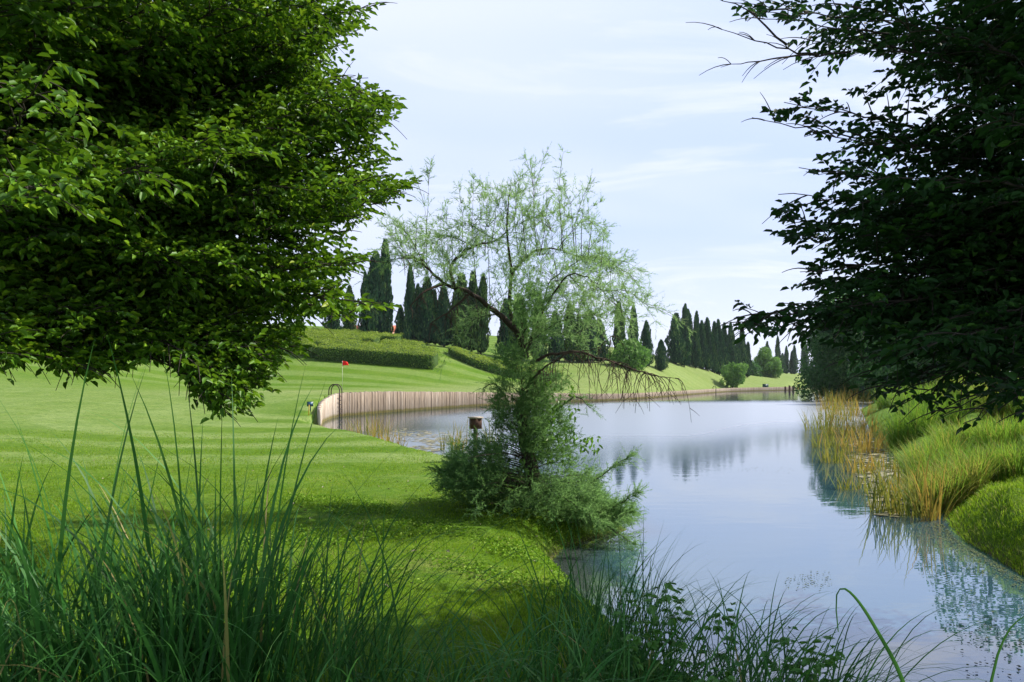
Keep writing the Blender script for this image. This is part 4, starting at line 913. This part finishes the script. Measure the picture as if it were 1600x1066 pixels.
tag(m.build('fallen_leaves', M['pad']), 'small dry leaves scattered over the near lawn', 'leaves', kind='stuff')

# ------------------------------------------------------------------ reeds and tussocks on the right bank
def tussock(px, Y, h, n_, rad, label, group, tint=.5, dry=0., name='grass_tussock', mat='tuss', wd=.006, spread=.75, cat='grass clump', lean0=.03, droop=1.3, nseg=5, zofs=None, water=False, tsd=.16):
    x = (px - 800) * Y / F; z = -.12 if water else gz(x, Y)
    e = (x, Y, z); nn = n_
    a = r_.uniform(0, 6.28, nn); rr = rad * np.sqrt(r_.uniform(0, 1, nn)); bx_ = x + rr * np.cos(a); by_ = Y + rr * np.sin(a)
    bz_ = np.full(nn, z) if water else terrain(bx_, by_)[0]
    m = MB(); az = np.where(r_.rand(nn) < .45, r_.uniform(0, 6.28, nn), a + r_.normal(0, .7, nn))
    tn = np.clip(r_.normal(tint, tsd, nn) + (r_.rand(nn) < dry) * .4, 0, 1)
    m.blades(np.stack([bx_, by_, bz_ - .03], 1), az, r_.uniform(0, spread, nn) * (.3 + .7 * rr / rad) + lean0, r_.uniform(.2, droop, nn), h * r_.uniform(.4, 1.15, nn), np.full(nn, wd) * r_.uniform(.7, 1.3, nn), nseg, tn)
    o = m.build(name, M[mat]); off = np.array(e); o.data.transform(__import__('mathutils').Matrix.Translation(tuple(-off))); o.location = tuple(off)
    return tag(o, label, cat, group)
GT = 'long grass clumps on the right bank'
for a in [(1466, 12.7, .75, 1500, .45, 'brownish grass clump at the point where the low bank meets the reeds', GT, 0.78, 0.4),
          (1498, 12.9, .8, 1300, .5, 'reddish brown grass clump next to the front brownish one', GT, 0.74, 0.4),
          (1452, 16.3, .95, 1500, .6, 'bright yellow green clump right behind the reeds', GT, 0.74, 0.04),
          (1470, 15.0, .8, 1300, .6, 'fresh green clump behind the front brown clumps', GT, 0.5, 0.08),
          (1535, 13.6, .7, 1400, .7, 'soft pale green clump in the middle of the bank', GT, 0.62, 0.06),
          (1590, 13.2, .65, 1400, .7, 'soft green clump right above the low bank at the frame edge', GT, 0.52, 0.1),
          (1560, 17.5, .8, 1300, .8, 'pale green clump at the back of the bank middle', GT, 0.56, 0.08),
          (1505, 18.5, .85, 1300, .8, 'light green clump below the lowest hanging leaves', GT, 0.66, 0.06),
          (1425, 24, 1.15, 1300, .8, 'dark based green clump further along the reed edge', GT, .38, .05),
          (1468, 26, 1.2, 1200, .9, 'green clump behind the bright yellow green one', GT, 0.36, 0.05),
          (1570, 26, 1.55, 1800, .9, 'large fountain shaped clump with golden leaves under the hanging leaves', GT, 0.74, 0.1),
          (1630, 24, 1.4, 1400, .9, 'fountain shaped clump cut by the right frame edge', GT, 0.62, 0.06),
          (1500, 32, 1.3, 1200, 1.0, 'yellowish clump in the gap between hanging twigs', GT, 0.72, 0.1),
          (1430, 36, 1.3, 1100, 1.1, 'distant green clump along the shore behind the reeds', GT, .45, .05),
          (1470, 40, 1.4, 1000, 1.2, 'distant green clump behind the shore clump', GT, .5, .08),
          (1560, 42, 1.9, 1100, 1.3, 'tall straw coloured clump at the back of the bank', GT, .75, .2),
          (1400, 48, 1.4, 1000, 1.3, 'far green clump near the foot of the big leafy tree', GT, .4, .05),
          (1620, 45, 2.0, 1100, 1.5, 'tall straw coloured clump at the back right edge', GT, .75, .2),
          (1500, 50, 1.8, 900, 1.5, 'straw coloured clump far back between the trees', GT, .7, .2)]:
    tussock(*((a[0], a[1], a[2] * (1.1 if a[1] > 22 else 1.05), int(a[3] * .85), a[4] * .78) + a[5:]), wd=.006 + .0004 * a[1], tsd=.24, spread=.55, droop=1.25)
GR = 'reed clumps along the right shore'
reeds = [(1378, 801, .62, 26, .16, .12, 'front dark green reed clump standing in the water'), (1398, 803, .62, 30, .2, .45, 'front golden reed clump left of the low bank'), (1428, 808, .75, 26, .16, .3, 'reed clump right of the front golden one'), (1456, 812, .7, 36, .16, .72, 'orange brown reed clump against the low bank'), (1372, 770, .6, 60, .3, .3, 'green reed clump behind the front dark one'), (1400, 775, .6, 60, .3, .65, 'yellow reed clump in the second row'), (1430, 785, .65, 50, .3, .5, 'mixed reed clump in front of the brown grass'),
         (1335, 765, .5, 50, .3, .35, 'low green reed clump jutting out into the water'), (1345, 738, .6, 90, .45, .7, 'golden orange reed clump in the middle of the shore'), (1385, 735, .6, 80, .45, .6, 'yellow reed clump on the lily patch'), (1310, 722, .75, 110, .5, .4, 'outermost green yellow reed clump in open water'), (1340, 706, .85, 140, .6, .85, 'bright orange reed clump, the most orange of all'), (1370, 700, .8, 120, .6, .75, 'orange reed clump close to the bank grass'), (1295, 698, .85, 130, .6, .35, 'green reed clump at the outer edge of the shore'),
         (1318, 680, 1.0, 150, .8, .65, 'golden reed clump behind the bright orange one'), (1350, 676, 1.0, 130, .8, .7, 'tan reed clump beside the distant bank grass'), (1285, 672, 1.05, 150, .8, .38, 'greenish reed clump at the water side of the far reeds'), (1310, 656, 1.3, 160, 1.1, .6, 'far golden reed clump'), (1340, 650, 1.3, 160, 1.2, .75, 'far tan reed clump near the bank'), (1305, 640, 1.6, 170, 1.5, .72, 'farther tan reed clump before the leafy tree'), (1325, 632, 2.0, 180, 2.2, .7, 'farthest tan reed clump below the big leafy tree'), (1345, 626, 2.2, 180, 2.6, .66, 'farthest olive reed clump under the hanging leaves')]
for px, py, h, n_, rad, tn, lab in reeds:
    X, Y = onwater(px, py); tussock(px, Y, h * (1.4 if Y < 14 else 1.0) + .12, int(n_ * (1.25 if Y < 14 else .75)), rad, lab, GR, tn * .92, .05, 'reed_clump', 'reed', .017 + .0003 * Y, .45, 'reeds', .02, .9, 4, water=True, tsd=.14)
GL = 'reed clumps in the left bay'
for px, py, h, n_, rad, tn, lab in [(555, 688, .95, 45, .35, .62, 'straw reed clump at the left end of the log wall bay'), (575, 690, 1.25, 50, .4, .35, 'tall green reed clump in the left bay'), (598, 692, 1.3, 70, .45, .66, 'tallest straw reed clump before the log wall'), (615, 698, .7, 60, .4, .72, 'low dry reed clump right of the tallest straw one'), (715, 706, 1.15, 70, .3, .6, 'tan reed clump left of the wooden nest box'), (700, 705, .9, 40, .3, .25, 'green reed tuft left of the tan one by the nest box'), (770, 700, 1.35, 40, .25, .5, 'yellow reed clump between the nest box and the tamarisk'), (518, 680, .5, 50, .5, .62, 'low pale reed tuft at the foot of the ladder')]:
    X, Y = onwater(px, py); tussock(px, Y, h + .12, n_, rad, lab, GL, tn, .05, 'reed_clump', 'reed', .016, .5, 'reeds', .02, .7, 4, water=True, tsd=.14)

# floating leaves and scum
def pads(polys, n_, s0, s1, name, label, tint, tsd=.2, pts=None):
    P = [] if pts is None else list(pts)
    tries = 0
    while len(P) < n_ and tries < n_ * 30:
        tries += 1; c, rad = polys[r_.randint(len(polys))]; a = r_.uniform(0, 6.28); q = math.sqrt(r_.rand()); px, py = c[0] + rad[0] * q * math.cos(a), c[1] + rad[1] * q * math.sin(a)
        X, Y = onwater(px, py)
        P.append((X, Y))
    P = np.array(P); P = P[sdist(LAKE, P[:, 0], P[:, 1]) > .03]; nn = len(P); m = MB()
    ang = r_.uniform(0, 6.28, nn); sz = r_.uniform(s0, s1, nn); V = []
    kk = 7; th = np.linspace(.3, 2 * np.pi - .3, kk)
    V = np.stack([P[:, 0][:, None] + sz[:, None] * np.cos(th + ang[:, None]), P[:, 1][:, None] + sz[:, None] * np.sin(th + ang[:, None]) * .9, np.full((nn, kk), .006) + r_.uniform(0, .008, (nn, kk))], -1)
    m.add(V.reshape(-1, 3), [np.arange(nn * kk).reshape(nn, kk)], np.repeat(np.clip(r_.normal(tint, tsd, nn), 0, 1), kk))
    return tag(m.build(name, M['pad' if name == 'lily_leaves' else 'duck']), label, 'floating leaves', kind='stuff')
pads([((660, 683), (45, 9)), ((690, 690), (30, 8)), ((640, 676), (35, 6)), ((660, 703), (30, 6))], 420, .05, .12, 'lily_leaves', 'brown floating leaves in the left bay before the log wall', .45)
pads([((1375, 720), (38, 50)), ((1355, 690), (35, 45)), ((1400, 750), (45, 40)), ((1395, 770), (40, 40)), ((1300, 620), (45, 3)), ((1310, 636), (35, 6))], 900, .05, .13, 'lily_leaves', 'pale floating leaves among the reeds on the right', .42)
pads([((1262, 912), (38, 14)), ((1275, 905), (28, 14)), ((1200, 735), (50, 6))], 170, .003, .011, 'floating_scum', 'loose dark flecks floating on open water', .12, .1)
edge = [(6.4, 11.35), (5.95, 10.2), (5.7, 9.1), (5.47, 8.2), (5.7, 7.0)]
el = smooth_line(edge, .01); et = np.gradient(el, axis=0); et /= np.linalg.norm(et, axis=1)[:, None]
q = r_.randint(0, len(el), 1500); off = r_.exponential(.13, len(q)) * (.6 + .5 * np.sin(el[q, 1] * 5) ** 2)
pads(None, 0, .004, .015, 'floating_scum', 'pale green scum along the low bank on the right', .3, pts=np.stack([el[q, 0] + et[q, 1] * off, el[q, 1] - et[q, 0] * off], 1))
pads([((1530, 985), (50, 50)), ((1570, 1000), (50, 60)), ((1560, 1050), (60, 20))], 90, .004, .014, 'floating_scum', 'dark flecks near the lower right corner of the water', .1, .1)

# ------------------------------------------------------------------ foreground long grass and weeds
r_ = np.random.RandomState(88)
def fore(name, label, spots, cat='grass clump', mat='tall', group='long grass clumps in the foreground'):
    m = MB(); cs = []
    for (x, y, n_, rad, h0, h1, w0, w1, ln0, ln1, dr0, dr1, azc, azs, tn) in spots:
        a = r_.uniform(0, 6.28, n_); rr = rad * np.sqrt(r_.uniform(0, 1, n_)); bx_ = x + rr * np.cos(a); by_ = y + rr * np.sin(a) * .8
        bz_ = terrain(bx_, by_)[0]; az = (azc + r_.normal(0, azs, n_)) if azc is not None else r_.uniform(0, 6.28, n_)
        m.blades(np.stack([bx_, by_, bz_ - .04], 1), az, r_.uniform(ln0, ln1, n_), r_.uniform(dr0, dr1, n_), r_.uniform(h0, h1, n_), r_.uniform(w0, w1, n_), 11, np.clip(r_.normal(tn, .2, n_) + (r_.rand(n_) < .035) * .7, 0, 1), power=2.2, twist=.9); cs.append((x, y))
    c = np.mean(cs, 0); off = (float(c[0]), float(c[1]), gz(*c)); o = m.build(name, M[mat]); o.data.transform(__import__('mathutils').Matrix.Translation(tuple(-v for v in off))); o.location = off
    return tag(o, label, cat, group)
fore('tall_grass', 'tall upright dark green grass clump in the left foreground', [(-1.75, 3.5, 330, .6, .75, 1.5, .009, .019, 0, .32, .2, 1.7, None, 0, .36), (-1.35, 3.2, 230, .45, .75, 1.4, .009, .018, 0, .34, .2, 1.8, None, 0, .36), (-1.55, 3.4, 70, .55, 1.3, 1.95, .011, .019, 0, .2, .2, 1.5, None, 0, .32), (-2.0, 2.9, 150, .45, .6, 1.15, .008, .016, .05, .5, .5, 2.0, None, 0, .5), (-1.2, 2.7, 130, .4, .5, .95, .008, .016, .05, .6, .6, 2.2, None, 0, .6)])
fore('tall_grass', 'pale arching grass clump cut by the left frame edge', [(-2.3, 2.9, 170, .45, .8, 1.4, .008, .015, .1, .6, .7, 2.0, None, 0, .6), (-2.75, 3.6, 200, .45, .8, 1.25, .008, .015, .1, .6, .7, 2.0, None, 0, .5)])
fore('tall_grass', 'looser grass clump with long arching blades right of the tall upright one', [(-.85, 3.5, 150, .4, .8, 1.5, .006, .012, 0, .5, .7, 1.9, .1, 1.2, .36), (-1.1, 3.9, 130, .45, .8, 1.4, .006, .012, 0, .4, .6, 1.8, .2, 1.2, .32)])
fore('tall_grass', 'drooping blue green grass clump at the bottom centre', [(-.35, 3.3, 200, .5, .4, .95, .007, .014, .1, .7, .9, 2.4, None, 0, .6), (.05, 3.5, 190, .5, .4, .95, .007, .014, .1, .7, .9, 2.4, None, 0, .55), (-.7, 3.1, 110, .4, .5, .9, .007, .014, .1, .7, .9, 2.4, None, 0, .6)])
fore('tall_grass', 'stiff thin dark grass clump at the water edge of the bottom centre', [(.45, 4.4, 150, .34, .55, 1.1, .005, .011, 0, .4, .3, 1.4, None, 0, .3), (.35, 3.7, 210, .45, .45, .95, .006, .013, 0, .6, .5, 2.2, None, 0, .5)])
fore('sedge', 'thin sedge blades arching right over the water', [(.85, 3.7, 200, .35, .6, 1.1, .005, .010, .1, .7, .9, 2.3, .3, 1.3, .4), (1.3, 3.55, 190, .35, .5, 1.05, .005, .010, .1, .7, .9, 2.3, .3, 1.3, .4), (.6, 4.3, 110, .28, .7, 1.05, .004, .007, .05, .4, .8, 1.8, .3, 1.0, .3)], 'sedge')
# two single broad blades
for pts, wd, lab in [([(1428, 1120, 2.6), (1405, 1050, 2.6), (1370, 985, 2.6), (1345, 945, 2.58), (1325, 923, 2.56), (1312, 921, 2.55), (1306, 940, 2.53), (1310, 990, 2.5)], .014, 'single broad blade bent over the water like a hook'), ([(1530, 1150, 2.5), (1550, 1060, 2.5), (1560, 1020, 2.5), (1580, 980, 2.5), (1612, 955, 2.5)], .012, 'single blade leaning out of the lower right corner')]:
    P = smooth_line(np.array([at(*q) for q in pts]), .02); nn = len(P); t = np.linspace(0, 1, nn); wd_ = wd * np.clip(1.15 - t, 0.05, 1) ** .7
    tgx = np.gradient(P, axis=0); sd = np.cross(tgx, [0, 1, .3]); sd /= np.linalg.norm(sd, axis=1)[:, None]
    g0 = P[0].copy(); g0[2] = -.2
    V = np.stack([P - sd * wd_[:, None] / 2, P + np.array([0, .003, 0]), P + sd * wd_[:, None] / 2], 1).reshape(-1, 3); ii = np.arange(nn - 1) * 3
    m = MB(); m.add(V, [np.concatenate([np.stack([ii, ii + 1, ii + 4, ii + 3], -1), np.stack([ii + 1, ii + 2, ii + 5, ii + 4], -1)])], .3)
    s0 = P[0]; m.add(np.array([g0 + [-wd / 2, 0, 0], g0 + [wd / 2, 0, 0], s0 + sd[0] * wd / 2, s0 - sd[0] * wd / 2]), [np.array([[0, 1, 2, 3]])], .3)
    tag(m.build('arching_reed', M['tall']), lab, 'reed')
# leafy weed
def weed(stems, label, seed):
    r2 = np.random.RandomState(seed); st = MB(); lf = MB(); x0, y0 = stems[0][:2]; e = empty('leafy_weed', (x0, y0, gz(x0, y0)), label, 'weed', 'leafy weeds in the foreground')
    for (x, y, h, az, ln_) in stems:
        b0 = np.array([x, y, gz(x, y) - .02]); d = np.array([math.cos(az) * math.sin(ln_), math.sin(az) * math.sin(ln_), math.cos(ln_)])
        P = curve(b0, b0 + d * h * .6 + [0, 0, .1 * h], b0 + d * h, 10); st.tube(P, np.linspace(.005, .002, 10), 5)
        nn = int(h / .035); t = np.linspace(.2, 1, nn); pos = np.stack([np.interp(t * 9, np.arange(10), P[:, q]) for q in range(3)], 1)
        for rep in range(2):
            a = np.arange(nn) * 2.4 + rep * .8 + r2.normal(0, .4, nn); rad = r2.uniform(.02, .10, nn)
            q = pos + np.stack([np.cos(a), np.sin(a), 0 * a], 1) * rad[:, None] + r2.normal(0, .015, (nn, 3))
            dd_ = np.stack([np.cos(a), np.sin(a), r2.normal(-.15, .3, nn)], 1); Ls = r2.uniform(.035, .065, nn)
            for dv in (-.7, 0, .7):                 # three lobes
                ca, sa = math.cos(dv), math.sin(dv); d3 = np.stack([dd_[:, 0] * ca - dd_[:, 1] * sa, dd_[:, 0] * sa + dd_[:, 1] * ca, dd_[:, 2]], 1)
                lf.leaves(q, d3, np.array([0, 0, 1.]) + r2.normal(0, .35, (nn, 3)), Ls * (1 if dv == 0 else .72), Ls * .5, np.clip(r2.normal(.45, .2, nn), 0, 1), .1)
    lf.build('foliage', M['weed'], e); st.build('stems', M['weed'], e)
weed([(.75 + r_.normal(0, .14), 3.75 + r_.normal(0, .14), r_.uniform(.5, .75), r_.uniform(0, 6.28), r_.uniform(.05, .5)) for q in range(6)], 'lobed leafy weed among the thin dark grass at the pond edge', 90)
weed([(1.15 + r_.normal(0, .16), 3.6 + r_.normal(0, .13), r_.uniform(.4, .68), r_.uniform(-.5, 1.2), r_.uniform(.1, .7)) for q in range(5)], 'lobed leafy weed leaning right under the sedge arches', 91)
weed([(.4 + r_.normal(0, .16), 3.3 + r_.normal(0, .13), r_.uniform(.3, .55), r_.uniform(0, 6.28), r_.uniform(.1, .6)) for q in range(8)], 'low leafy weed at the foot of the blue green grass', 92)
print('cypresses', CYN, 'objects', len(bpy.data.objects))

# ------------------------------------------------------------------ air
m = MB(); m.box((0, 780, 22.5), (9000, 1700, 50)); o = m.build('haze', None); tag(o, kind='stuff')
k = NT('summer_haze'); v = k.n('ShaderNodeVolumePrincipled'); v.inputs['Color'].default_value = (.82, .90, 1, 1); v.inputs['Density'].default_value = .00008; v.inputs['Anisotropy'].default_value = .3
k.t.links.new(v.outputs[0], k.out.inputs['Volume']); o.data.materials.append(k.m)
